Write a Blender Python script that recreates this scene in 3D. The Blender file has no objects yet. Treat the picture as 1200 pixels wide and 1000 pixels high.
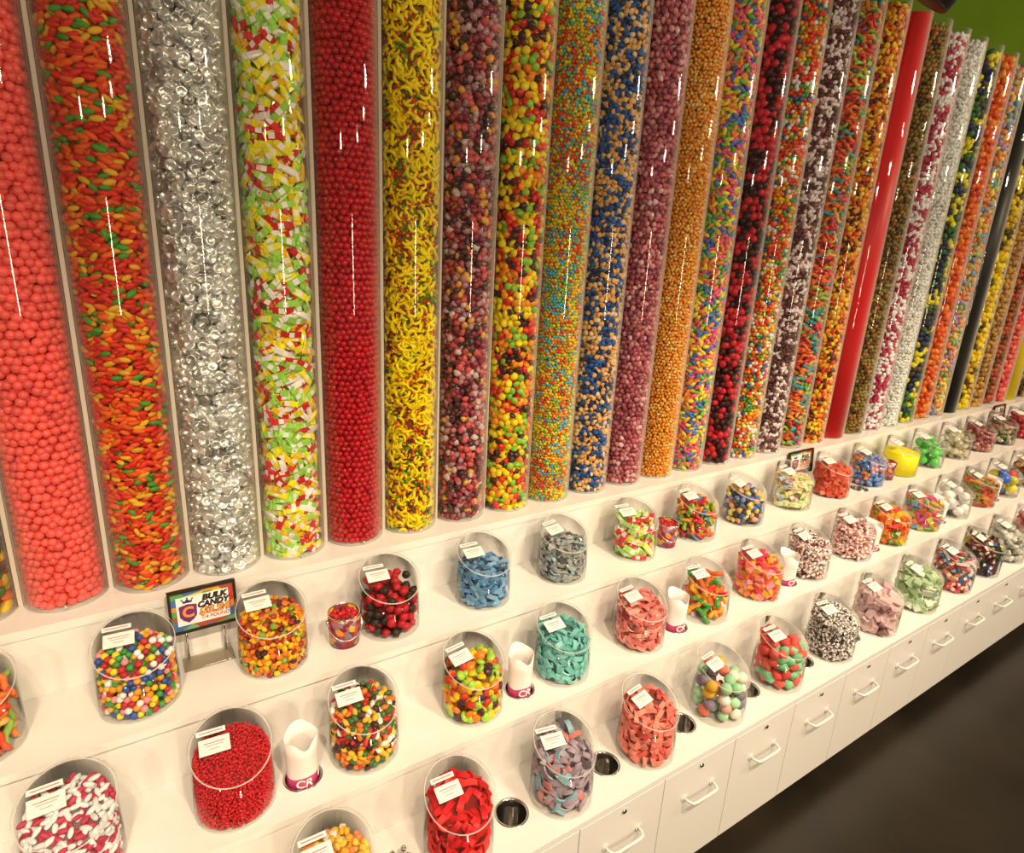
import bpy, bmesh, math, random
import numpy as np
from mathutils import Vector, Matrix, Euler
from mathutils.geometry import tessellate_polygon

random.seed(4); RNG = np.random.default_rng(7)
S = bpy.context.scene
COL = S.collection
K = 0.78                      # metres per layout unit (a tube stands every 0.2 unit)
HC = 1.65                     # height of the camera above the floor
def W(x, y, z): return Vector((K*x, K*y, K*z + HC))

# ------------------------------------------------------------------ camera, world, lights, exposure
cam_d = bpy.data.cameras.new('camera'); cam = bpy.data.objects.new('camera', cam_d); COL.objects.link(cam)
cam_d.sensor_width = 36; cam_d.sensor_fit = 'HORIZONTAL'; cam_d.lens = 729.19*36/1200
cam_d.clip_start = 0.02
cr, cu, cf = (Vector((0.8396702, -0.54068193, 0.05115658)), Vector((0.11408725, 0.2676961, 0.95672509)), Vector((0.53097839, 0.79749724, -0.28646135)))
mw = Matrix.Identity(4)
for i in range(3):
    mw[i][0], mw[i][1], mw[i][2] = cr[i], cu[i], -cf[i]
mw.translation = W(0, 0, 0)
cam.matrix_world = mw
S.camera = cam
cam_d.dof.use_dof = True; cam_d.dof.focus_distance = 1.45; cam_d.dof.aperture_fstop = 8

S.view_settings.view_transform = 'Standard'; S.view_settings.look = 'None'
S.view_settings.gamma = 1; S.view_settings.use_curve_mapping = False
S.view_settings.exposure = 0.53
WARM = (1.0, 0.785, 0.53)
wd = bpy.data.worlds.new('room_light'); S.world = wd; wd.use_nodes = True
wd.node_tree.nodes['Background'].inputs['Color'].default_value = (*WARM, 1)
wd.node_tree.nodes['Background'].inputs['Strength'].default_value = 0.135

def spot(loc, aim, power, size=72, blend=0.8, radius=0.05):
    d = bpy.data.lights.new('spot_lamp', 'SPOT'); d.energy = power; d.color = WARM
    d.spot_size = math.radians(size); d.spot_blend = blend; d.shadow_soft_size = radius
    o = bpy.data.objects.new('spot_lamp', d); COL.objects.link(o); o.location = loc
    o.rotation_euler = (Vector(aim) - Vector(loc)).to_track_quat('-Z', 'Y').to_euler()
    return o
# row of ceiling spots in front of the display, aimed at the shelves
for i, (x, p) in enumerate([(-1.5, 90), (-0.55, 115), (0.4, 130), (1.35, 150), (2.3, 145), (3.25, 105), (4.2, 70), (5.2, 55)]):
    spot((x, -0.62, 2.95), (x + 0.05, 1.12, 0.5), p, 54, 1.0)
# lamps further across the shop, which show as streaks in the tubes
for (x, y, z, p) in [(2.6, -3.4, 2.55, 30), (-2.4, -3.2, 2.5, 30), (4.6, -1.2, 3.0, 16), (4.9, -1.2, 3.0, 16), (5.3, -2.6, 2.9, 16)]:
    d = bpy.data.lights.new('ceiling_lamp', 'AREA'); d.shape = 'DISK'; d.size = 0.16; d.energy = p; d.color = WARM
    o = bpy.data.objects.new('ceiling_lamp', d); COL.objects.link(o); o.location = (x, y, z)
    o.rotation_euler = (Vector((x*0.4 + 0.5, 1.3, 1.4)) - o.location).to_track_quat('-Z', 'Y').to_euler()
d = bpy.data.lights.new('tall_lamp', 'AREA'); d.shape = 'RECTANGLE'; d.size = 0.22; d.size_y = 0.9; d.energy = 22; d.color = WARM
o = bpy.data.objects.new('tall_lamp', d); COL.objects.link(o); o.location = (0.5, -3.2, 1.35)
o.rotation_euler = (math.radians(90), 0, 0)

# ------------------------------------------------------------------ materials
def lin(c): return c/12.92 if c <= 0.04045 else ((c + 0.055)/1.055)**2.4
def rgb(h):
    h = h.lstrip('#'); return tuple(lin(int(h[i:i+2], 16)/255) for i in (0, 2, 4))
ILL = (1.02, 0.90, 0.74)
def alb(h):                                     # colour of the thing itself, seen under the warm shop light
    return tuple(min(0.92, c/i) for c, i in zip(rgb(h), ILL))
def mat(name, color=(0.8, 0.8, 0.8), rough=0.5, metal=0.0, spec=0.5, **kw):
    m = bpy.data.materials.new(name); m.use_nodes = True
    b = m.node_tree.nodes['Principled BSDF']
    b.inputs['Base Color'].default_value = (*color, 1); b.inputs['Roughness'].default_value = rough
    b.inputs['Metallic'].default_value = metal; b.inputs['Specular IOR Level'].default_value = spec
    for k, v in kw.items(): b.inputs[k].default_value = v
    return m
def noise_tint(m, scale, lo, hi, rough=None):
    nt = m.node_tree; n = nt.nodes.new('ShaderNodeTexNoise'); n.inputs['Scale'].default_value = scale; n.inputs['Detail'].default_value = 5
    r = nt.nodes.new('ShaderNodeValToRGB'); r.color_ramp.elements[0].color = (*lo, 1); r.color_ramp.elements[1].color = (*hi, 1)
    r.color_ramp.elements[0].position = 0.35; r.color_ramp.elements[1].position = 0.65
    tc = nt.nodes.new('ShaderNodeTexCoord')
    nt.links.new(tc.outputs['Object'], n.inputs['Vector']); nt.links.new(n.outputs['Fac'], r.inputs['Fac'])
    nt.links.new(r.outputs['Color'], nt.nodes['Principled BSDF'].inputs['Base Color'])
    if rough:
        mr = nt.nodes.new('ShaderNodeMapRange'); mr.inputs['To Min'].default_value, mr.inputs['To Max'].default_value = rough
        nt.links.new(n.outputs['Fac'], mr.inputs['Value']); nt.links.new(mr.outputs['Result'], nt.nodes['Principled BSDF'].inputs['Roughness'])
    return m
def glass_mat(name, tint=(0.97, 0.97, 0.955), rough=0.02, ior=1.45, haze=0.0, edge=0.0):
    m = bpy.data.materials.new(name); m.use_nodes = True; nt = m.node_tree; nt.nodes.clear()
    out = nt.nodes.new('ShaderNodeOutputMaterial'); mx = nt.nodes.new('ShaderNodeMixShader')
    tr = nt.nodes.new('ShaderNodeBsdfTransparent'); tr.inputs['Color'].default_value = (*tint, 1)
    gl = nt.nodes.new('ShaderNodeBsdfGlossy'); gl.inputs['Roughness'].default_value = rough
    lw = nt.nodes.new('ShaderNodeLayerWeight'); lw.inputs['Blend'].default_value = 0.5      # Schlick's curve, the same from both sides
    pw = nt.nodes.new('ShaderNodeMath'); pw.operation = 'POWER'; pw.inputs[1].default_value = 5
    f0 = ((ior - 1)/(ior + 1))**2
    ma = nt.nodes.new('ShaderNodeMath'); ma.operation = 'MULTIPLY_ADD'; ma.inputs[1].default_value = 1 - f0; ma.inputs[2].default_value = f0
    nt.links.new(lw.outputs['Facing'], pw.inputs[0]); nt.links.new(pw.outputs[0], ma.inputs[0]); nt.links.new(ma.outputs[0], mx.inputs[0])
    if haze:
        df = nt.nodes.new('ShaderNodeBsdfDiffuse'); df.inputs['Color'].default_value = (0.9, 0.9, 0.88, 1)
        m2 = nt.nodes.new('ShaderNodeMixShader'); m2.inputs[0].default_value = haze
        nt.links.new(tr.outputs[0], m2.inputs[1]); nt.links.new(df.outputs[0], m2.inputs[2]); nt.links.new(m2.outputs[0], mx.inputs[1])
    elif edge:                                    # thick acrylic scatters light where one looks along its wall
        df = nt.nodes.new('ShaderNodeBsdfTranslucent'); df.inputs['Color'].default_value = (0.9, 0.88, 0.84, 1)
        d2 = nt.nodes.new('ShaderNodeBsdfDiffuse'); d2.inputs['Color'].default_value = (0.9, 0.88, 0.84, 1)
        m3 = nt.nodes.new('ShaderNodeMixShader'); nt.links.new(df.outputs[0], m3.inputs[1]); nt.links.new(d2.outputs[0], m3.inputs[2])
        p2 = nt.nodes.new('ShaderNodeMath'); p2.operation = 'POWER'; p2.inputs[1].default_value = 3.6
        k2 = nt.nodes.new('ShaderNodeMath'); k2.operation = 'MULTIPLY_ADD'; k2.inputs[1].default_value = edge; k2.inputs[2].default_value = 0.0
        nt.links.new(lw.outputs['Facing'], p2.inputs[0]); nt.links.new(p2.outputs[0], k2.inputs[0])
        m2 = nt.nodes.new('ShaderNodeMixShader'); nt.links.new(k2.outputs[0], m2.inputs[0])
        nt.links.new(tr.outputs[0], m2.inputs[1]); nt.links.new(m3.outputs[0], m2.inputs[2]); nt.links.new(m2.outputs[0], mx.inputs[1])
    else: nt.links.new(tr.outputs[0], mx.inputs[1])
    nt.links.new(gl.outputs[0], mx.inputs[2]); nt.links.new(mx.outputs[0], out.inputs['Surface'])
    return m
def candy_mat(name, source, rough=0.32, metal=0.0, spec=0.5, coat=0.0):
    m = mat(name, rough=rough, metal=metal, spec=spec); nt = m.node_tree; b = nt.nodes['Principled BSDF']
    if source == 'inst':
        a = nt.nodes.new('ShaderNodeAttribute'); a.attribute_type = 'INSTANCER'; a.attribute_name = 'col'
    elif source == 'geo':
        a = nt.nodes.new('ShaderNodeAttribute'); a.attribute_type = 'GEOMETRY'; a.attribute_name = 'col'
    else: a = nt.nodes.new('ShaderNodeObjectInfo')
    nt.links.new(a.outputs['Color'], b.inputs['Base Color'])
    b.inputs['Coat Weight'].default_value = coat
    return m
M = {}
M['laminate'] = mat('white_laminate', (0.83, 0.82, 0.80), 0.16, spec=0.35)
M['laminate_front'] = mat('white_drawer_laminate', (0.80, 0.79, 0.77), 0.3, spec=0.3)
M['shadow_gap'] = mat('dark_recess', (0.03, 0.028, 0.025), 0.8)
M['floor'] = noise_tint(mat('dark_concrete_floor', rough=0.3), 1.6, (0.010, 0.0075, 0.005), (0.028, 0.021, 0.013), (0.22, 0.42))
M['green'] = noise_tint(mat('green_wall_paint', rough=0.8, spec=0.08), 3.0, (0.070, 0.135, 0.004), (0.085, 0.155, 0.005))
M['panel'] = mat('cream_back_panel', (0.72, 0.66, 0.56), 0.6)
M['acrylic'] = glass_mat('clear_acrylic', (0.99, 0.99, 0.985), ior=1.30, edge=0.14)
M['tube_acrylic'] = glass_mat('clear_tube_acrylic', (0.985, 0.985, 0.975), ior=1.33, edge=1.0)
M['acrylic_edge'] = glass_mat('acrylic_cut_edge', (0.95, 0.93, 0.88), 0.1, 1.5, haze=0.5)
M['lid'] = glass_mat('clear_acrylic_lid', (0.992, 0.992, 0.988), 0.02, 1.42)
M['strip'] = mat('cream_joining_strip', (0.66, 0.60, 0.50), 0.5)  # cream stands in for light refracted at the tube edges
M['shadow_tint'] = glass_mat('shadow_tinted_acrylic', (0.80, 0.77, 0.72), 0.05, 1.5)  # clear base plate, the sign's shadow painted into its tint
M['steel'] = mat('polished_steel', (0.62, 0.60, 0.57), 0.16, 1.0)
M['chrome'] = mat('chrome', (0.8, 0.79, 0.77), 0.08, 1.0)
M['black'] = mat('black_enamel', (0.008, 0.008, 0.008), 0.4)
M['paper'] = mat('white_paper', (0.86, 0.84, 0.82), 0.6)
M['bag'] = mat('white_paper_bag', (0.88, 0.84, 0.82), 0.55)
M['pink'] = mat('magenta_print', alb('#c83a6c'), 0.5)
M['pinkrim'] = mat('deep_pink_print', alb('#9a1f45'), 0.5)
M['white'] = mat('white_print', (0.88, 0.86, 0.84), 0.5)
M['ink'] = mat('black_ink', (0.012, 0.011, 0.012), 0.5)
M['redink'] = mat('red_ink', alb('#d0414c'), 0.5)
M['greyink'] = mat('faded_ink', alb('#b98d83'), 0.6)
M['orangeink'] = mat('orange_ink', alb('#f08a2c'), 0.5)
M['yellowink'] = mat('yellow_ink', alb('#f6c33c'), 0.5)
M['priceink'] = mat('gold_orange_ink', alb('#eda045'), 0.5)
M['priceline'] = mat('dark_red_ink', alb('#8e2a20'), 0.5)
M['purple'] = mat('purple_ink', alb('#6a2360'), 0.5)
M['navy'] = mat('navy_ink', alb('#33264d'), 0.5)
for f, (r_, me, sp, co) in {'gloss': (0.24, 0, 0.4, 0.1), 'satin': (0.42, 0, 0.28, 0), 'matte': (0.65, 0, 0.2, 0), 'foil': (0.3, 0.8, 0.5, 0), 'wrap': (0.22, 0, 0.45, 0.15)}.items():
    for src in ('inst', 'geo', 'obj'):
        M[f + '_' + src] = candy_mat('candy_%s_%s' % (f, {'inst': 'heap', 'geo': 'core', 'obj': 'piece'}[src]), src, r_, me, sp, co)

# ------------------------------------------------------------------ helpers
def mesh_obj(name, verts, faces, mats, parent=None, smooth=False, mi=None, loc=None):
    me = bpy.data.meshes.new(name); me.from_pydata([tuple(v) for v in verts], [], faces); me.update()
    for m in (mats if isinstance(mats, (list, tuple)) else [mats]): me.materials.append(m)
    if mi is not None: me.polygons.foreach_set('material_index', mi)
    if smooth: me.polygons.foreach_set('use_smooth', [True]*len(me.polygons))
    o = bpy.data.objects.new(name, me); COL.objects.link(o)
    if parent: o.parent = parent
    if loc is not None: o.location = loc
    return o
def bm_obj(name, bm, mats, parent=None, smooth=False, loc=None):
    me = bpy.data.meshes.new(name); bm.normal_update(); bm.to_mesh(me); bm.free()
    for m in (mats if isinstance(mats, (list, tuple)) else [mats]): me.materials.append(m)
    if smooth: me.polygons.foreach_set('use_smooth', [True]*len(me.polygons))
    o = bpy.data.objects.new(name, me); COL.objects.link(o)
    if parent: o.parent = parent
    if loc is not None: o.location = loc
    return o
def box_bm(bm, lo, hi, bevel=0.0, mi=0):
    r = bmesh.ops.create_cube(bm, size=1.0); vs = r['verts']
    for v in vs:
        v.co = Vector([lo[i] + (v.co[i] + 0.5)*(hi[i] - lo[i]) for i in range(3)])
    fs = set(f for v in vs for f in v.link_faces)
    for f in fs: f.material_index = mi
    if bevel:
        es = set(e for v in vs for e in v.link_edges)
        bmesh.ops.bevel(bm, geom=list(es), offset=bevel, segments=2, profile=0.5, affect='EDGES')
def box(name, lo, hi, m, parent=None, bevel=0.0, loc=None):
    bm = bmesh.new(); box_bm(bm, lo, hi, bevel); return bm_obj(name, bm, m, parent, loc=loc)
def tube_bm(bm, pts, r, seg=8, cap=True, mi=0):
    rings = []; up = Vector((0, 0, 1)); n = len(pts); pts = [Vector(p) for p in pts]
    for i, p in enumerate(pts):
        t = (pts[min(i+1, n-1)] - pts[max(i-1, 0)]).normalized()
        a = t.cross(up if abs(t.z) < 0.95 else Vector((1, 0, 0))).normalized(); b = t.cross(a).normalized()
        rr = r[i] if isinstance(r, (list, tuple)) else r
        rings.append([bm.verts.new(p + rr*(math.cos(2*math.pi*k/seg)*a + math.sin(2*math.pi*k/seg)*b)) for k in range(seg)])
    for i in range(n-1):
        for k in range(seg):
            f = bm.faces.new((rings[i][k], rings[i][(k+1) % seg], rings[i+1][(k+1) % seg], rings[i+1][k])); f.material_index = mi; f.smooth = True
    if cap:
        for rg in (rings[0], rings[-1]):
            try: bm.faces.new(rg).material_index = mi
            except ValueError: pass
    bmesh.ops.recalc_face_normals(bm, faces=bm.faces)
def lathe(bm, prof, seg=32, mi=0, smooth=True, closed=False):
    rings = []
    for (r, z) in prof:
        if r < 1e-6: rings.append([bm.verts.new((0, 0, z))])
        else: rings.append([bm.verts.new((r*math.cos(2*math.pi*k/seg), r*math.sin(2*math.pi*k/seg), z)) for k in range(seg)])
    rr = rings + [rings[0]] if closed else rings
    for a, b in zip(rr[:-1], rr[1:]):
        for k in range(seg):
            k2 = (k+1) % seg
            if len(a) == 1 and len(b) == 1: continue
            vs = (a[0], b[k], b[k2]) if len(a) == 1 else ((a[k], a[k2], b[0]) if len(b) == 1 else (a[k], a[k2], b[k2], b[k]))
            f = bm.faces.new(vs); f.material_index = mi; f.smooth = smooth
    bmesh.ops.recalc_face_normals(bm, faces=bm.faces)
def empty(name, loc, label, cat, group=None, rz=0.0):
    o = bpy.data.objects.new(name, None); COL.objects.link(o); o.location = loc; o.rotation_euler = (0, 0, rz); o.empty_display_size = 0.05
    tag(o, label, cat, group); return o
def tag(o, label, cat, group=None, kind=None):
    o['label'] = label; o['category'] = cat
    if group: o['group'] = group
    if kind: o['kind'] = kind
    return o
def part(name, data, parent, loc=(0, 0, 0), rot=(0, 0, 0)):       # a further object on shared mesh data
    o = bpy.data.objects.new(name, data); COL.objects.link(o); o.parent = parent; o.location = loc; o.rotation_euler = rot
    return o
def text(name, s, size, m, parent, loc, rot, shear=0.0, extrude=0.0004, offset=0.0, align='CENTER', sx=1.0):
    c = bpy.data.curves.new(name, 'FONT'); c.body = s; c.size = size; c.shear = shear; c.extrude = extrude; c.offset = offset
    c.align_x = align; c.align_y = 'CENTER'; c.resolution_u = 3; c.materials.append(m)
    tmp = bpy.data.objects.new('lettering', c); me = bpy.data.meshes.new_from_object(tmp); bpy.data.objects.remove(tmp); me.name = name
    o = bpy.data.objects.new(name, me); COL.objects.link(o); o.parent = parent; o.location = loc; o.rotation_euler = rot; o.scale = (sx, 1, 1)
    return o

# ------------------------------------------------------------------ layout taken from the photograph (layout units, camera at the origin)
Y0, Z0 = 1.7465, -0.9842                         # front edge of the ledge under the tubes
YU, ZU = 1.4943, -1.1846                         # upper shelf
YM, ZM = 1.2426, -1.3665                         # middle shelf
YB, ZB = 0.9842, -1.5502                         # bottom shelf
ZF = -2.0024                                     # lower edge of the drawers
TUBE_X0, TUBE_Y, TUBE_R, TUBE_TOP = -0.3678, 1.8833, 0.0955, 1.14
XL, XR = -2.2, 8.6
ROW = {'U': (YU + 0.12, ZU), 'M': (YM + 0.112, ZM), 'B': (YB + 0.112, ZB)}
JR, JT = 0.0925*K, 0.0022                        # jar radius and wall, metres

# ------------------------------------------------------------------ setting
def structure(o): o['kind'] = 'structure'; return o
structure(box('floor', (-6, -6, -0.05), (9, 3, 0), M['floor']))
wy = (TUBE_Y + TUBE_R + 0.02)*K
structure(box('wall_back', (-3, wy + 0.02, 0), (9, wy + 0.14, 3.6), M['green']))
pn = structure(box('trim_1', (W(XL, 0, 0).x, wy, W(0, 0, Z0).z), (W(XR, 0, 0).x, wy + 0.02, W(0, 0, TUBE_TOP - 0.06).z), M['panel']))

# ------------------------------------------------------------------ stepped counter
counter = empty('stepped_counter', (W(3, 0, 0).x, K*1.5, 0), 'white stepped counter with three long shelves carrying jars, below the tall tubes', 'counter')
cx, cy = counter.location.x, counter.location.y
def rel(p): return Vector(p) - counter.location
def slab(name, y0, y1, z, thick, holes=(), lip=0.0):
    """a shelf board between front y0 and back y1 (units) whose top is at z, pierced by round holes"""
    xa, xb = W(XL, 0, 0).x, W(XR, 0, 0).x; ya, yb = K*(y0 - lip), K*y1; zt = K*z + HC; zb = zt - thick
    outer = [(xa, ya), (xb, ya), (xb, yb), (xa, yb)]
    loops = [[Vector((x, y, 0)) for x, y in outer]]
    for hx, hy, hr in holes:
        loops.append([Vector((K*hx + hr*math.cos(2*math.pi*k/28), K*hy + hr*math.sin(2*math.pi*k/28), 0)) for k in range(28)])
    flat = [v for l in loops for v in l]; n = len(flat)
    tris = tessellate_polygon(loops)
    verts = [(v.x, v.y, zt) for v in flat] + [(v.x, v.y, zb) for v in flat]
    faces = []
    for t in tris:
        a, b, c = [flat[i] for i in t]
        up = (b - a).cross(c - a).z > 0
        t = t if up else t[::-1]
        faces.append(tuple(t)); faces.append(tuple(i + n for i in t[::-1]))
    s = 0
    for l in loops:
        m_ = len(l)
        for i in range(m_):
            j = (i + 1) % m_; faces.append((s + i, s + i + n, s + j + n, s + j))
        s += m_
    verts = [tuple(rel(v)) for v in verts]
    o = mesh_obj(name, verts, faces, M['laminate'], counter)
    bm = bmesh.new(); bm.from_mesh(o.data); bmesh.ops.recalc_face_normals(bm, faces=bm.faces); bm.to_mesh(o.data); bm.free()
    return o
BAGS = [0.300, 0.977, 1.681, 2.371, 3.055, 3.75, 4.44]
UHOLES = [(3.312, 1.576)]
BHOLES = [0.478, 0.809, 1.154, 1.500, 1.846, 2.187, 2.528, 2.866, 3.205, 3.55, 3.9, 4.24]
HR = 0.045*K
slab('ledge', Y0, TUBE_Y + TUBE_R + 0.02, Z0, 0.02, lip=0.004)
slab('shelf', YU, Y0 + 0.02, ZU, 0.016, [(x, y, 0.043*K) for x, y in UHOLES], lip=0.008)
slab('shelf', YM, YU + 0.02, ZM, 0.016, [(x, 1.345, HR) for x in BAGS], lip=0.004)
slab('shelf', YB, YM + 0.02, ZB, 0.016, [(x, 1.112, HR) for x in BHOLES], lip=0.0)
for (y, za, zb_) in ((Y0, Z0, ZU), (YU, ZU, ZM), (YM, ZM, ZB)):
    t_ = 0.0201 if za == Z0 else 0.0161
    box('riser', rel((W(XL, 0, 0).x, K*y, K*zb_ + HC + 0.0004)), rel((W(XR, 0, 0).x, K*y + 0.016, K*za + HC - t_)), M['laminate'], counter)
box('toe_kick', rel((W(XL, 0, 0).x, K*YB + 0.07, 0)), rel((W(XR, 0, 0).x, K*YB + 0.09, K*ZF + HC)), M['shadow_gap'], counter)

# drawer cabinets below the bottom shelf
def lock_mesh():
    bm = bmesh.new(); lathe(bm, [(0, 0), (0.0065, 0), (0.0065, 0.003), (0.0045, 0.0045), (0, 0.0045)], 14); lathe_slot = bmesh.ops.create_cube(bm, size=1)
    for v in lathe_slot['verts']: v.co = Vector((v.co.x*0.0016, v.co.y*0.006, v.co.z*0.001 + 0.0048)); 
    for f in set(f for v in lathe_slot['verts'] for f in v.link_faces): f.material_index = 1
    me = bpy.data.meshes.new('lock'); bm.to_mesh(me); bm.free(); me.materials.append(M['steel']); me.materials.append(M['black']); return me
def handle_mesh():
    bm = bmesh.new(); pts = []
    L, P = 0.052, 0.026
    pts = [(-L, 0, 0), (-L*0.98, -P*0.5, 0), (-L*0.86, -P*0.93, 0), (-L*0.6, -P, 0), (0, -P, 0), (L*0.6, -P, 0), (L*0.86, -P*0.93, 0), (L*0.98, -P*0.5, 0), (L, 0, 0)]
    tube_bm(bm, pts, 0.0038, 8)
    for s in (-1, 1): 
        tube_bm(bm, [(s*L, 0, 0), (s*L, -0.0025, 0)], 0.0095, 12)
    me = bpy.data.meshes.new('handle'); bm.to_mesh(me); bm.free(); me.materials.append(M['laminate_front']); return me
LOCK, HANDLE = lock_mesh(), handle_mesh()
CAB = [(-0.055 + 0.3375*k) for k in range(24)]       # joints between the drawers
CAB_ABOVE = ['red and white jelly bean jar end', 'candy corn jar', 'candy corn jar and the steel tongs', 'bright red gummy jar', 'grey and mauve taffy jar', 'coral strip candy jar', 'pastel sugared ball jar',
             'red and green gummy jar', 'brown and white striped candy jar', 'pale pink wrapped candy jar', 'pale green mint jar', 'red and blue wrapped candy jar', 'dark wrapped candy jar', 'white and grey candy jar']
zt, zb = K*ZB + HC - 0.0165, K*ZF + HC
front_me = None
for k, x in enumerate(CAB[1:23]):
    lab = ('white drawer cabinet under the ' + CAB_ABOVE[k+0]) if k < len(CAB_ABOVE) and k > 0 else ('white drawer cabinet at the near end of the counter' if k == 0 else 'white drawer cabinet at the far end of the counter beyond the jars in view')
    w = 0.3375*K
    c = empty('drawer_cabinet', (K*x + w/2, K*YB + 0.02, zb), lab, 'cabinet', 'drawer cabinets along the counter front')
    if front_me is None:
        bm = bmesh.new(); hh = zt - zb
        for lo, hi in (((-w/2, 0, 0), (-w/2 + 0.012, 0.35, hh)), ((w/2 - 0.012, 0, 0), (w/2, 0.35, hh)), ((-w/2 + 0.012, 0, 0), (w/2 - 0.012, 0.35, 0.012)), ((-w/2 + 0.012, 0.338, 0.012), (w/2 - 0.012, 0.35, hh))): box_bm(bm, lo, hi)
        b = bm_obj('cabinet_body', bm, M['laminate_front'], c); body_me = b.data
        f = box('drawer_front', (-w/2 + 0.0012, -0.02, 0), (w/2 - 0.0012, -0.0005, zt - zb - 0.0015), M['laminate_front'], c, bevel=0.0012); front_me = f.data
    else:
        part('cabinet_body', body_me, c); f = part('drawer_front', front_me, c)
    part('handle', HANDLE, f, (0.004, -0.02, K*(-1.702 - ZF)))
    part('lock', LOCK, f, (0.0, -0.02, K*(-1.598 - ZF)), (math.radians(90), 0, 0))

# ------------------------------------------------------------------ candy piece shapes (unit length along X)
def ico(sub, sc=(1, 1, 1), bump=0.0, freq=5.0, seed=0):
    bm = bmesh.new(); bmesh.ops.create_icosphere(bm, subdivisions=sub, radius=0.5)
    rr = random.Random(seed); ph = [rr.uniform(0, 6) for _ in range(6)]
    for v in bm.verts:
        d = v.co.normalized()
        g = 1 + bump*(math.sin(freq*d.x + ph[0])*math.sin(freq*d.y + ph[1]) + math.sin(freq*d.z + ph[2])*math.sin(freq*d.x + ph[3]))
        v.co = Vector((v.co.x*sc[0], v.co.y*sc[1], v.co.z*sc[2]))*g
    return bm
def strip_bm(pts, w, t):                      # a flat bent strip
    bm = bmesh.new(); rows = []
    for p, nrm in pts:
        p, nrm = Vector(p), Vector(nrm)
        rows.append([bm.verts.new(p + Vector((0, s*w/2, 0)) + nrm*q*t/2) for s, q in ((-1, -1), (1, -1), (1, 1), (-1, 1))])
    for a, b in zip(rows[:-1], rows[1:]):
        for k in range(4): bm.faces.new((a[k], a[(k+1) % 4], b[(k+1) % 4], b[k]))
    bm.faces.new(rows[0]); bm.faces.new(rows[-1][::-1]); bmesh.ops.recalc_face_normals(bm, faces=bm.faces); return bm
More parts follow.
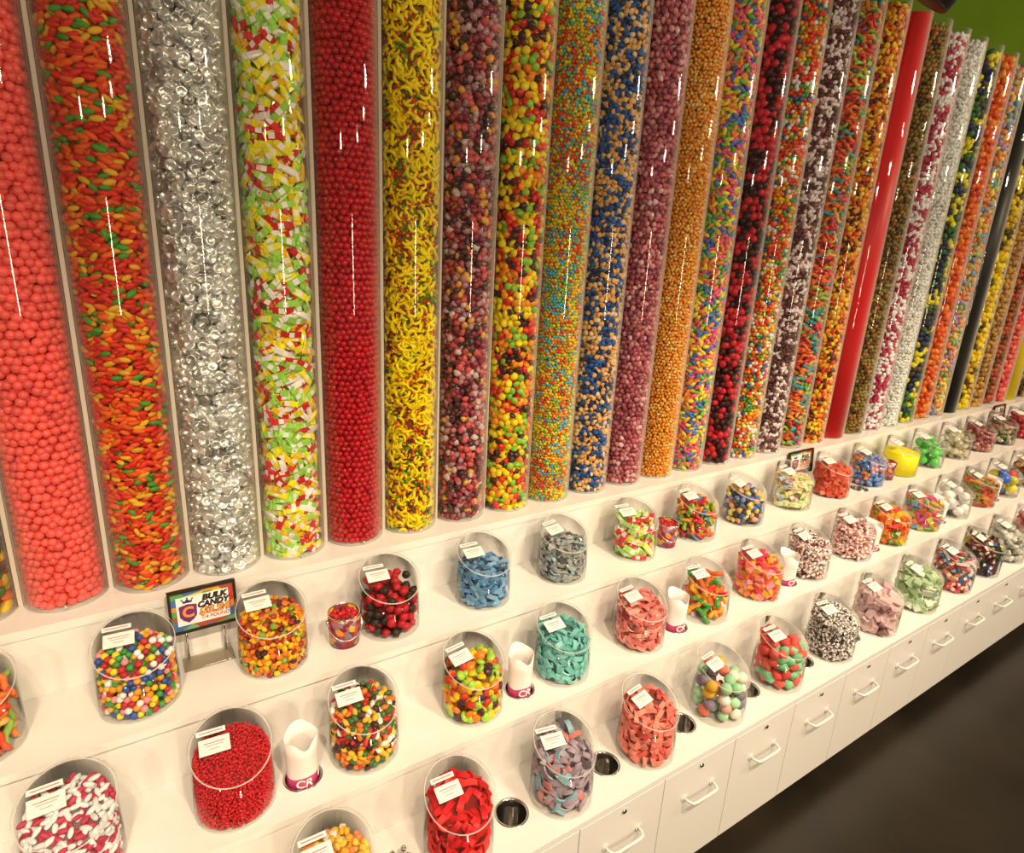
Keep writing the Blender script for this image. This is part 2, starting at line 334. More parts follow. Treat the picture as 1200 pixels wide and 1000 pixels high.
def shape(kind):
    if kind == 'ball': return ico(2), True
    if kind == 'bean': return ico(2, (1, 0.64, 0.62)), True
    if kind == 'oblong': return ico(2, (1, 0.48, 0.44)), True
    if kind == 'disc': return ico(2, (1, 1, 0.56)), True
    if kind == 'grain': return ico(1, (1, 0.8, 0.8)), True
    if kind == 'chunk': return ico(2, (1, 0.85, 0.7), 0.16, 4.0, 3), True
    if kind == 'berry': return ico(2, (1, 0.95, 0.9), 0.17, 9.0, 5), True
    if kind == 'star': return ico(2, (1, 0.9, 0.5), 0.2, 6.0, 8), True
    if kind == 'kiss':
        bm = bmesh.new(); lathe(bm, [(0, -0.3), (0.44, -0.3), (0.5, -0.24), (0.49, 0.20), (0.44, 0.30), (0.34, 0.32), (0.30, 0.29), (0, 0.29)], 12); return bm, True
    if kind == 'banana':
        bm = bmesh.new(); pts = [(0.5*math.sin(a), 0, 0.5*math.cos(a) - 0.32) for a in np.linspace(-1.25, 1.25, 7)]
        tube_bm(bm, pts, [0.05, 0.12, 0.15, 0.16, 0.15, 0.12, 0.05], 6)
        bmesh.ops.rotate(bm, verts=bm.verts, cent=(0, 0, 0), matrix=Matrix.Rotation(math.pi/2, 3, 'X')); return bm, True
    if kind == 'worm':
        bm = bmesh.new(); pts = [(x - 0.5, 0.10*math.sin(6*x), 0.05*math.sin(9*x)) for x in np.linspace(0, 1, 9)]
        tube_bm(bm, pts, [0.07, 0.13, 0.14, 0.13, 0.14, 0.13, 0.14, 0.12, 0.06], 6); return bm, True
    if kind == 'stick':
        bm = bmesh.new(); box_bm(bm, (-0.5, -0.15, -0.11), (0.5, 0.15, 0.11), 0.03); return bm, False
    if kind == 'cube':
        bm = bmesh.new(); box_bm(bm, (-0.5, -0.34, -0.26), (0.5, 0.34, 0.26), 0.07); return bm, False
    if kind == 'twiststick':
        bm = bmesh.new(); tube_bm(bm, [(x, 0, 0) for x in np.linspace(-0.5, 0.5, 9)], 0.11, 8)
        for f in bm.faces:
            c = f.calc_center_median(); a = math.atan2(c.z, c.y)
            f.material_index = 1 if math.sin(a + c.x*16) > 0.1 else 0
        return bm, True
    if kind == 'ribbon':
        pts = []
        for i in range(8):
            a = -1.3 + 2.6*i/7; pts.append(((0.42*math.sin(a), 0.0, 0.26*math.cos(a) - 0.15), (math.sin(a), 0, math.cos(a))))
        return strip_bm(pts, 0.30, 0.09), False
    if kind == 'wrapper':                     # small chew in a wrapper with two flat crimped ends
        bm = bmesh.new(); rows = []
        for x, w, h in ((-0.5, 0.17, 0.012), (-0.38, 0.12, 0.03), (-0.32, 0.15, 0.08), (-0.12, 0.16, 0.10), (0.12, 0.16, 0.10), (0.32, 0.15, 0.08), (0.38, 0.12, 0.03), (0.5, 0.17, 0.012)):
            rows.append([bm.verts.new((x, sy*w, sz*h)) for sy, sz in ((-1, -0.55), (-0.75, -1), (0.75, -1), (1, -0.55), (1, 0.55), (0.75, 1), (-0.75, 1), (-1, 0.55))])
        for i, (a, b) in enumerate(zip(rows[:-1], rows[1:])):
            for k in range(8):
                f = bm.faces.new((a[k], a[(k+1) % 8], b[(k+1) % 8], b[k])); f.material_index = 1 if (i == 3 and k in (1, 5)) else 0
        bm.faces.new(rows[0]); bm.faces.new(rows[-1][::-1]); bmesh.ops.recalc_face_normals(bm, faces=bm.faces); return bm, False
    if kind == 'twist':                       # round sweet in a twisted wrapper with two fans
        bm = ico(2, (0.56, 0.5, 0.5))
        for s in (-1, 1):
            c = bm.verts.new((s*0.24, 0, 0)); fan = []
            for i in range(7):
                a = -0.8 + 1.6*i/6; fan.append(bm.verts.new((s*(0.24 + 0.28*math.cos(a)), 0.30*math.sin(a), 0.05*(-1)**i)))
            for a, b in zip(fan[:-1], fan[1:]): bm.faces.new((c, a, b))
        return bm, True
    raise KeyError(kind)
WIDTH = {'ball': 1, 'bean': 0.62, 'oblong': 0.46, 'disc': 0.95, 'grain': 0.85, 'chunk': 0.85, 'berry': 0.95, 'star': 0.9, 'kiss': 0.98, 'banana': 0.36, 'worm': 0.42,
         'stick': 0.3, 'cube': 0.68, 'twiststick': 0.24, 'ribbon': 0.36, 'wrapper': 0.36, 'twist': 0.6}
DEPTH = {'banana': 0.28, 'disc': 0.6, 'kiss': 0.62, 'wrapper': 0.24, 'stick': 0.25, 'ribbon': 0.28, 'star': 0.6, 'cube': 0.55}
_pc = {}
def piece_mesh(kind, finish, src):
    key = (kind, finish, src)
    if key not in _pc:
        bm, sm = shape(kind); me = bpy.data.meshes.new('%s_piece' % kind); bm.to_mesh(me); bm.free()
        me.materials.append(M[finish + '_' + src]); me.materials.append(M['white'])
        me.polygons.foreach_set('use_smooth', [sm]*len(me.polygons)); _pc[key] = me
    return _pc[key]
_po = {}
def piece_proto(kind, finish):
    key = (kind, finish)
    if key not in _po: _po[key] = bpy.data.objects.new('%s_piece' % kind, piece_mesh(kind, finish, 'inst'))
    return _po[key]
_ng = {}
def heap_group(kinds, finish):
    key = (tuple(kinds), finish)
    if key in _ng: return _ng[key]
    g = bpy.data.node_groups.new('candy_heap', 'GeometryNodeTree')
    g.interface.new_socket('Geometry', in_out='INPUT', socket_type='NodeSocketGeometry'); g.interface.new_socket('Geometry', in_out='OUTPUT', socket_type='NodeSocketGeometry')
    gi, go = g.nodes.new('NodeGroupInput'), g.nodes.new('NodeGroupOutput'); L = g.links.new
    join = g.nodes.new('GeometryNodeJoinGeometry')
    def attr(n, t):
        a = g.nodes.new('GeometryNodeInputNamedAttribute'); a.data_type = t; a.inputs['Name'].default_value = n; return a.outputs[0]
    rot, scl, kin = attr('rot', 'FLOAT_VECTOR'), attr('scl', 'FLOAT'), attr('kin', 'INT')
    L(gi.outputs[0], join.inputs[0])
    for k, kind in enumerate(kinds):
        oi = g.nodes.new('GeometryNodeObjectInfo'); oi.inputs['Object'].default_value = piece_proto(kind, finish); oi.inputs['As Instance'].default_value = True
        cmp_ = g.nodes.new('FunctionNodeCompare'); cmp_.data_type = 'INT'; cmp_.operation = 'EQUAL'
        ins = [s for s in cmp_.inputs if s.type == 'INT' and s.enabled]; L(kin, ins[0]); ins[1].default_value = k
        ip = g.nodes.new('GeometryNodeInstanceOnPoints')
        L(gi.outputs[0], ip.inputs['Points']); L(oi.outputs['Geometry'], ip.inputs['Instance']); L(cmp_.outputs[0], ip.inputs['Selection'])
        L(rot, ip.inputs['Rotation']); L(scl, ip.inputs['Scale']); L(ip.outputs[0], join.inputs[0])
    L(join.outputs[0], go.inputs[0]); _ng[key] = g
    return g
def heap(name, pts, rots, scl, cols, kin, kinds, finish, core_v, core_f, core_col, label, cat, loc):
    """one object of kind 'stuff': pieces instanced on points, round a solid core"""
    n, nc = len(pts), len(core_v)
    me = bpy.data.meshes.new(name)
    allv = [tuple(v) for v in pts] + [tuple(v) for v in core_v]
    me.from_pydata(allv, [], [tuple(i + n for i in f) for f in core_f]); me.update()
    def put(nm, t, arr, fld, dflt):
        a = me.attributes.new(nm, t, 'POINT'); full = np.concatenate([np.asarray(arr, dtype=float).reshape(n, np.size(dflt)), np.tile(np.atleast_1d(dflt), (nc, 1))])
        a.data.foreach_set(fld, full.ravel().astype(np.int32 if t == 'INT' else np.float32))
    put('rot', 'FLOAT_VECTOR', rots, 'vector', (0, 0, 0)); put('scl', 'FLOAT', scl, 'value', 1.0); put('kin', 'INT', kin, 'value', -1)
    put('col', 'FLOAT_COLOR', np.concatenate([cols, np.ones((n, 1))], 1) if n else np.zeros((0, 4)), 'color', (*core_col, 1))
    me.materials.append(M[finish + '_geo']); me.polygons.foreach_set('use_smooth', [True]*len(me.polygons))
    o = bpy.data.objects.new(name, me); COL.objects.link(o); o.location = loc
    if n:
        md = o.modifiers.new('heap', 'NODES'); md.node_group = heap_group(kinds, finish)
    return tag(o, label, cat, kind='stuff')

def euler_from_axes(X, Y, Z):
    ry = -np.arcsin(np.clip(X[:, 2], -1, 1)); rx = np.arctan2(Y[:, 2], Z[:, 2]); rz = np.arctan2(X[:, 1], X[:, 0])
    return np.stack([rx, ry, rz], 1)
def orient(N, flat, spread, tilt):
    """frames with Z near the surface normal N, X in the surface within `spread` of the horizontal; or anything if not flat"""
    n = len(N)
    if not flat:
        q = RNG.normal(size=(n, 4)); q /= np.linalg.norm(q, axis=1)[:, None]; w, x, y, z = q.T
        X = np.stack([1-2*(y*y+z*z), 2*(x*y+w*z), 2*(x*z-w*y)], 1); Y = np.stack([2*(x*y-w*z), 1-2*(x*x+z*z), 2*(y*z+w*x)], 1)
        return euler_from_axes(X, Y, np.cross(X, Y))
    Z = N + RNG.normal(size=(n, 3))*tilt; Z /= np.linalg.norm(Z, axis=1)[:, None]
    up = np.tile([0., 0, 1], (n, 1)); up[np.abs(Z[:, 2]) > 0.8] = (0, 1, 0)
    T = np.cross(up, Z); T /= np.linalg.norm(T, axis=1)[:, None]; B = np.cross(Z, T)
    a = RNG.normal(size=n)*spread
    X = T*np.cos(a)[:, None] + B*np.sin(a)[:, None]
    return euler_from_axes(X, np.cross(Z, X), Z)
def inside(P, R_, sc, Ri, wd):
    """push pieces in until both of their ends are inside the wall"""
    X = np.stack([np.cos(R_[:, 2])*np.cos(R_[:, 1]), np.sin(R_[:, 2])*np.cos(R_[:, 1]), -np.sin(R_[:, 1])], 1)*(sc*(0.5 - 0.2*wd))[:, None]
    r0 = np.hypot(P[:, 0], P[:, 1]) + 1e-9
    ex = np.maximum(np.hypot(P[:, 0] + X[:, 0], P[:, 1] + X[:, 1]), np.hypot(P[:, 0] - X[:, 0], P[:, 1] - X[:, 1])) - (Ri - sc*wd*0.22)
    f = np.clip(1 - np.maximum(ex, 0)/r0, 0.2, 1); Q = P.copy(); Q[:, 0] *= f; Q[:, 1] *= f
    return Q, np.abs(X[:, 2])
def apart(P, d):
    keep = []
    for i, p in enumerate(P):
        if not keep or ((P[keep] - p)**2).sum(1).min() > d*d: keep.append(i)
    m = np.zeros(len(P), bool); m[keep] = True; return m
def colour_name(h):
    import colorsys
    r, g, b = (int(h[i:i+2], 16)/255 for i in (1, 3, 5)); hh, ss, v = colorsys.rgb_to_hsv(r, g, b); hh *= 360
    if v < 0.36: return 'dark brown' if hh < 60 else 'dark green' if hh < 170 else 'navy'
    if ss < 0.16: return 'white' if v > 0.8 else 'grey'
    if hh < 12 or hh > 325: return ('pink' if v > 0.85 and ss < 0.6 else 'red') if v > 0.6 else 'dark red'
    if hh < 40: return 'orange' if ss > 0.5 else 'peach'
    if hh < 66: return 'yellow' if ss > 0.3 else 'cream'
    return 'green' if hh < 165 else 'teal' if hh < 195 else 'blue'
def colours(P, pal, scale, clus):
    hexs = [p[0] for p in pal]; w = np.array([p[1] for p in pal], float)
    kk = np.array([p[2] if len(p) > 2 else 0 for p in pal])
    lw = np.log(w)[None, :] + np.zeros((len(P), 1))
    for c in range(len(pal)):
        for _ in range(4):
            k = RNG.normal(size=3)*2*math.pi/scale; lw[:, c] += clus*0.7*np.sin(P @ k + RNG.uniform(0, 6.28))
    g = lw + RNG.gumbel(size=lw.shape)*1.0; idx = g.argmax(1); colours.names = [colour_name(hexs[i]) for i in idx]
    C = np.array([alb(h) for h in hexs])[idx]
    C = np.clip(C*(1 + RNG.normal(size=(len(P), 1))*0.09), 0.003, 0.95)
    return C, kk[idx]
def gap_shade_col(pal):
    w = np.array([p[1] for p in pal], float); return tuple((np.array([alb(p[0]) for p in pal])*w[:, None]).sum(0)/w.sum()*0.32)  # mean candy colour darkened, painting shade into the gaps round the core
def hexgrid(w, h, a, b, jit):
    """jittered hexagonal points on a w x h rectangle with spacing a (across), b (up)"""
    nr = max(1, int(h/(b*0.87))); nc = max(1, int(w/a)); r, c = np.mgrid[0:nr, 0:nc]
    x = (c + 0.5*(r % 2) + 0.25)*w/nc; y = (r + 0.5)*h/nr
    x = x + RNG.normal(size=x.shape)*jit*a; y = y + RNG.normal(size=y.shape)*jit*b
    return x.ravel(), y.ravel()
def single(name, kind, finish, p, rot, s, col, label, group, cat='candy'):
    o = bpy.data.objects.new(name, piece_mesh(kind, finish, 'obj')); COL.objects.link(o)
    o.location = p; o.rotation_euler = rot; o.scale = (s, s, s); o.color = (*col, 1)
    tag(o, label, cat, group); return o
CAMP = np.array(W(0, 0, 0)); CR, CU, CF = np.array(cr), np.array(cu), np.array(cf)
def pixel(P):
    d = np.asarray(P) - CAMP; z = d @ CF; return 600 + 729.19*(d @ CR)/z, 500 - 729.19*(d @ CU)/z, z

# ------------------------------------------------------------------ tall tubes
def tube_parts():
    h = K*(TUBE_TOP - Z0); R, t = TUBE_R*K, 0.0026
    bm = bmesh.new(); seg = 56
    lathe(bm, [(R, 0.0005), (R, h)], seg, 0); lathe(bm, [(R - t, 0.0038), (R - t, h)], seg, 0)
    lathe(bm, [(R, h), (R - t, h)], seg, 1, False)
    me = bpy.data.meshes.new('tube_wall'); bm.to_mesh(me); bm.free(); me.materials.append(M['tube_acrylic']); me.materials.append(M['acrylic_edge'])
    bm = bmesh.new(); lathe(bm, [(0, 0.0006), (R - t - 0.0004, 0.0006), (R - t - 0.0004, 0.0036), (0, 0.0036)], seg)
    mb = bpy.data.meshes.new('base_plate'); bm.to_mesh(mb); bm.free(); mb.materials.append(M['acrylic_edge'])
    bm = bmesh.new(); lathe(bm, [(0.0042, 0), (0.0042, 0.002), (0.003, 0.0038), (0, 0.0044)], 14)  # chrome bead added to stand in for a glint of light at the base
    ms = bpy.data.meshes.new('glint_stud'); bm.to_mesh(ms); bm.free(); ms.materials.append(M['chrome'])
    bm = bmesh.new(); box_bm(bm, (-0.0040, -0.0012, 0.0006), (0.0040, 0.0012, h - 0.01))  # added strip, a pale stand-in for light refracted between the tubes
    mj = bpy.data.meshes.new('joining_strip'); bm.to_mesh(mj); bm.free(); mj.materials.append(M['strip'])
    return me, mb, ms, mj
TW, TB, TS, TJ = tube_parts()
def cyl_core(R, z0, z1, seg=40):
    v, f = [], []
    for z in (z0, z1):
        v += [(R*math.cos(2*math.pi*k/seg), R*math.sin(2*math.pi*k/seg), z) for k in range(seg)]
    f = [(k, (k+1) % seg, seg + (k+1) % seg, seg + k) for k in range(seg)] + [tuple(range(seg))[::-1], tuple(range(seg, 2*seg))]
    return v, f
def tube(i, label, candy, kinds=('ball',), size=0.02, pal=(), finish='gloss', flat=False, spread=0.6, tilt=0.3, jit=0.16, clus=0.5, scale=0.12, solid=None, singles=0, sname='candy_piece', top=0.014, layers=2, slabel=None):
    base = W(TUBE_X0 + 0.2*i, TUBE_Y, Z0)
    t = empty('candy_tube', base, label, 'tube', 'tall candy tubes along the wall')
    part('tube_wall', TW, t); part('base_plate', TB, t)
    part('joining_strip', TJ, t, (0.1*K, -0.012, 0))
    part('glint_stud', TS, t, (0.0, -TUBE_R*K, 0.012), (math.radians(90), 0, 0))
    Ri = TUBE_R*K - 0.0030; h0, h1 = 0.0045, K*(TUBE_TOP - top - Z0)
    if solid:
        v, f = cyl_core(Ri, h0, h1, 56)
        heap('candy_fill', np.zeros((0, 3)), np.zeros((0, 3)), [], np.zeros((0, 3)), [], kinds, finish, v, f, alb(solid), candy, 'candy', base)
        return
    s = size*K; PP, RR, SS, NN, LL = [], [], [], [], []
    k0 = kinds[0]; wd, dp = WIDTH[k0], DEPTH.get(k0, WIDTH[k0])
    a, b = (s*(1 + wd)/2*0.98, s*(1 + wd)/2*0.98) if spread > 1 or not flat else (s*0.92, s*wd*0.95)
    if WIDTH[k0] > 0.9: a = b = s*0.98
    arc = math.radians(262); mid = -math.pi/2 - 0.8*math.atan2(base.x, base.y)
    for l in range(layers):
        r = Ri - s*dp*(0.5 if flat else 0.5*(1 if wd > 0.8 else 0.8))*1.02 - l*s*dp*0.62 - (s*s/(8*Ri)*0.85 if wd < 0.8 else 0) - (s*0.05*tilt if flat else 0)
        x, z = hexgrid(arc*Ri, h1 - h0, a, b, jit)
        th = mid - arc/2 + x/Ri + l*0.5*a/Ri; z = z - 0.43*b + h0 + s*dp*0.5 + l*0.3*b
        keep = z < h1 - s*dp*0.4; th, z = th[keep], z[keep]
        rr = r - np.abs(RNG.normal(size=len(th)))*s*0.10
        N = np.stack([np.cos(th), np.sin(th), 0*th], 1); P = N*rr[:, None]; P[:, 2] = z
        PP.append(P); NN.append(N); LL.append(np.full(len(P), l))
    P, N, LY = np.concatenate(PP), np.concatenate(NN), np.concatenate(LL)
    R_ = orient(N, flat, spread, tilt); C, kin = colours(P, pal, scale, clus); names = colours.names
    sc = s*(1 + RNG.normal(size=len(P))*0.05)
    if wd < 0.8 and size > 0.03: P, _ = inside(P, R_, sc, Ri, wd)
    sizes = np.array([1.0] + [WIDTH[k0]*0.75 if k == 'ball' and k0 == 'banana' else 1.0 for k in kinds[1:]]); sc = sc*sizes[kin]
    pick = np.zeros(len(P), bool)
    if singles:
        Wp = P + np.array(base); px, py, dz = pixel(Wp); face = ((CAMP - Wp)*N).sum(1) > 0.25*np.linalg.norm(CAMP - Wp, axis=1)
        ok = (LY == 0) & (px > 0) & (px < 1200) & (py > 0) & (py < 1000) & face
        od = np.argsort(np.where(ok, dz, 1e9))[:min(singles, ok.sum())]; pick[od] = True
        for j in od:
            single(sname, kinds[kin[j]], finish, Wp[j], R_[j], sc[j], C[j], slabel.replace('@', names[j]), slabel.replace('@ ', ''))
    q = ~pick
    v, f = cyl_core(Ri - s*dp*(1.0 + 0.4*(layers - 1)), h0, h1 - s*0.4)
    heap('candy_fill', P[q], R_[q], sc[q], C[q], kin[q], kinds, finish, v, f, gap_shade_col(pal), candy, 'candy', base)

RAINBOW = [('#e8322c', 2), ('#f5a71e', 2), ('#f2d22c', 2), ('#4fa03a', 1.6), ('#3c62a8', 1.6), ('#f1ece0', 1.3), ('#e87f96', 1)]
#@TUBES
T_ = tube
T_(0, 'clear tube of big yellow, green and dark red jelly beans at the left frame edge', 'big mixed jelly beans filling the leftmost tube', ('bean',), 0.042, [('#f0c020', 2), ('#7a1420', 2), ('#3f6a22', 2), ('#e87020', 1.5), ('#2c2a18', 1)], flat=True, spread=1.0)
T_(1, 'clear tube of coral red gumballs at the left, beside the orange and green gummy tube', 'coral red gumballs filling the tube at the left', ('ball',), 0.0235, [('#f25a4c', 1)], 'gloss', jit=0.12, singles=300, sname='gumball', slabel='coral red gumball packed in the coral gumball tube at the left')
T_(2, 'clear tube of small oblong orange and green gummies', 'oblong orange, red, green and yellow gummies filling a tube', ('oblong',), 0.031, [('#cc2c1a', 4), ('#e0581a', 3), ('#4c8a2c', 1.5), ('#dca024', 1.6)], 'satin', flat=True, spread=0.45, clus=0.5, jit=0.22)
T_(3, 'clear tube of silver foil wrapped chocolates', 'silver foil wrapped chocolates filling a tube', ('kiss',), 0.0285, [('#f4eee2', 3), ('#dcd2c2', 2), ('#b8ae9e', 1)], 'foil', flat=True, spread=3, tilt=0.4, jit=0.16, clus=0.1, singles=300, sname='foil_chocolate', slabel='silver foil wrapped chocolate packed in the silver tube')
T_(4, 'clear tube of yellow, green and red wrapped chews', 'yellow, green and red wrapped chews filling a tube', ('wrapper',), 0.060, [('#f4de22', 3), ('#9fd04c', 3), ('#d22824', 2), ('#f2e2d2', 0.7), ('#f0b818', 1)], 'wrap', flat=True, spread=0.7, tilt=0.22, jit=0.2, clus=0.6, singles=300, sname='wrapped_chew', slabel='@ wrapped chew packed in the yellow, green and red chew tube', layers=3)
T_(5, 'clear tube of deep red cherry balls', 'deep red cherry balls filling a tube', ('ball',), 0.0205, [('#b80e1a', 1)], 'gloss', jit=0.10)
T_(6, 'clear tube of yellow banana shaped candies among small red and green balls', 'yellow banana candies among red, orange and green balls', ('banana', 'ball'), 0.036, [('#fcd40a', 9, 0), ('#e2501c', 2.4, 1), ('#5a9a2a', 1.6, 1), ('#c21f24', 1.4, 1), ('#6a2436', 1, 1), ('#f08a1c', 1.5, 1)], 'satin', flat=True, spread=2, clus=0.8, scale=0.16, layers=4)
T_(7, 'clear tube of cellophane wrapped dark red, black and amber hard candies', 'dark red, black and amber wrapped hard candies filling a tube', ('chunk',), 0.027, [('#8c3038', 3), ('#4a2a28', 2.5), ('#c8504a', 1.8), ('#e09a3a', 1.1), ('#b07a78', 2), ('#d0b0a0', 0.8)], 'wrap', flat=True, spread=3, tilt=0.6, jit=0.25, clus=0.5)
T_(8, 'clear tube of round yellow, red, green, orange and dark brown candies', 'round candies in yellow, red, green, orange and brown filling a tube', ('disc',), 0.028, [('#f4d018', 3), ('#d82a20', 2.2), ('#86b832', 2), ('#f08a1c', 2.4), ('#4a2420', 2)], 'gloss', flat=True, spread=3, tilt=0.5, clus=0.7, scale=0.14)
T_(9, 'clear tube of tiny yellow, blue and red beads beside the blue and peach tube', 'tiny yellow, orange, blue, green and red candy beads filling a tube', ('ball',), 0.0125, [('#e6c828', 3), ('#56a8b8', 2.2), ('#d8502a', 2.4), ('#8ab048', 2), ('#ea9a2a', 2)], 'satin', clus=0.6)
T_(10, 'clear tube of blue and peach candies', 'small blue and peach candies filling a tube', ('disc',), 0.021, [('#2e5a94', 2.4), ('#e4a860', 3.2), ('#f0c890', 1), ('#24365c', 1.2)], 'satin', flat=True, spread=3, tilt=0.6, clus=0.35)
T_(11, 'clear tube of dusty rose foil wrapped sweets', 'dusty rose foil wrapped sweets filling a tube', ('chunk',), 0.025, [('#b8585c', 3), ('#93404a', 2), ('#d88a86', 1.5), ('#e6b8ae', 0.5)], 'wrap', flat=True, spread=3, tilt=0.6, clus=0.2)
T_(12, 'clear tube of tiny amber orange candies', 'tiny amber orange candies filling a tube', ('grain',), 0.0175, [('#f0a030', 3), ('#e88a2a', 2), ('#f6c46a', 1.4)], 'satin', clus=0.2)
T_(13, 'clear tube of pink, yellow, blue and orange oblong candies', 'pink, yellow, blue, green and orange oblong candies filling a tube', ('oblong',), 0.036, [('#e85a7a', 2.2), ('#f2d23a', 2.4), ('#4a78b8', 2), ('#6ab04a', 1.6), ('#f08a3a', 2)], 'gloss', flat=True, spread=0.9, clus=0.5)
T_(14, 'clear tube of dark red and black berry gummies', 'dark red and black berry gummies filling a tube', ('berry',), 0.036, [('#c0202a', 3), ('#38100f', 2.2)], 'satin', flat=True, spread=3, tilt=0.6, clus=0.7)
T_(15, 'clear tube of multicoloured beads with white and blue ones, beside the berry tube', 'multicoloured candy beads with white and blue ones filling a tube', ('ball',), 0.0195, [('#e2401f', 2.6), ('#f4ead0', 1.8), ('#2f5f8f', 1.3), ('#f0b820', 2), ('#4f963a', 1.5), ('#f07a20', 1.6)], 'gloss', clus=0.5)
T_(16, 'clear tube of brown and pinkish white candies', 'brown and pinkish white candies filling a tube', ('bean',), 0.025, [('#5e3430', 3), ('#f0d8cc', 2.6), ('#9a6a60', 1)], 'satin', flat=True, spread=2, clus=0.4)
T_(17, 'clear tube of long orange, teal and green gummies with a teal band', 'long orange, red, teal and green gummies filling a tube', ('worm',), 0.06, [('#ee6a30', 3.2), ('#3fa0a0', 1.6), ('#9ac04a', 1.5), ('#d83a40', 1.8), ('#f2a84a', 1)], 'satin', flat=True, spread=0.5, clus=0.9, scale=0.2)
T_(18, 'clear tube of orange, yellow and brown candies to the left of the plain red tube', 'orange, yellow and brown candies filling a tube', ('disc',), 0.027, [('#f2921e', 3.4), ('#f4c42a', 2.4), ('#6a2c18', 1.6), ('#d84a1c', 1.2)], 'gloss', flat=True, spread=3, tilt=0.6, clus=0.4)
T_(19, 'clear tube filled with plain smooth red candy', 'plain smooth red candy powder filling a tube', finish='satin', solid='#dc1f20')
T_(20, 'clear tube of olive and brown candies to the right of the plain red tube', 'olive, brown and tan candies filling a tube', ('chunk',), 0.025, [('#7c6420', 3), ('#96803a', 2), ('#5a3c18', 2), ('#b06a2a', 1)], 'satin', flat=True, spread=3, tilt=0.6, clus=0.4)
T_(21, 'clear tube of raspberry and white candies', 'raspberry and white candies filling a tube', ('bean',), 0.030, [('#b8304a', 2.6), ('#f4e2d8', 3)], 'satin', flat=True, spread=2, clus=0.6)
T_(22, 'clear tube of white candies beside the raspberry and white tube', 'white candies filling a tube', ('bean',), 0.026, [('#efe8da', 4), ('#cfc5b2', 1.2)], 'gloss', flat=True, spread=2, clus=0.2)
T_(23, 'clear tube of yellow, green and navy candies', 'yellow, green and navy candies filling a tube', ('chunk',), 0.040, [('#e8d028', 2.6), ('#28304a', 2.4), ('#3f6e34', 1.6), ('#4a3a2a', 1.2)], 'satin', flat=True, spread=3, tilt=0.5, clus=1.0, scale=0.25)
T_(24, 'clear tube of orange candies at the far end', 'orange candies filling a tube at the far end', ('chunk',), 0.044, [('#e8641a', 3), ('#d84a14', 2), ('#f08a2a', 1.2)], 'gloss', flat=True, spread=3, tilt=0.5, clus=0.3)
T_(25, 'clear tube of pastel mixed candies left of the plain black tube', 'pastel mixed candies filling a tube', ('bean',), 0.042, [('#e8884a', 2.4), ('#b090b0', 1.4), ('#9ab46a', 1.5), ('#e8c45a', 2), ('#7a9ab0', 1)], 'satin', flat=True, spread=2, clus=0.5)
T_(26, 'clear tube filled with plain black candy', 'plain black candy filling a tube', finish='satin', solid='#181611')
T_(27, 'clear tube of yellow and black candies right of the plain black tube', 'yellow and black candies filling a tube', ('chunk',), 0.045, [('#f2cc14', 4), ('#4a3a10', 1.2), ('#d8a810', 1.5)], 'satin', flat=True, spread=3, tilt=0.5, clus=0.5)
T_(28, 'clear tube of tan brown candies at the far end', 'tan brown candies filling a tube', ('chunk',), 0.04, [('#c08a3a', 3), ('#94642a', 2)], 'satin', flat=True, spread=3, tilt=0.5, clus=0.4)
T_(29, 'clear tube of red brown candies at the far end', 'red brown candies filling a tube', ('chunk',), 0.042, [('#a8401c', 3), ('#7a4a1c', 2), ('#c05a24', 1)], 'satin', flat=True, spread=3, tilt=0.5, clus=0.5)
T_(30, 'clear tube of salmon pink candies left of the plain yellow tube', 'salmon pink candies filling a tube', ('chunk',), 0.045, [('#e8524a', 3), ('#f07a5a', 2), ('#d83a4a', 1.2)], 'satin', flat=True, spread=3, tilt=0.5, clus=0.4)
T_(31, 'clear tube filled with plain bright yellow candy', 'plain bright yellow candy filling a tube', finish='satin', solid='#f8d40c')
T_(32, 'clear tube of dark brown and gold candies right of the plain yellow tube', 'dark brown and gold candies filling a tube', ('chunk',), 0.045, [('#5a3410', 3), ('#c88a1c', 2), ('#8a5a1c', 1)], 'satin', flat=True, spread=3, tilt=0.5, clus=0.5)
T_(33, 'clear tube of orange and red candies at the right frame edge', 'orange and red candies filling the last tube in view', ('chunk',), 0.045, [('#e86a1a', 3), ('#c82a1a', 2)], 'satin', flat=True, spread=3, tilt=0.5, clus=0.5)
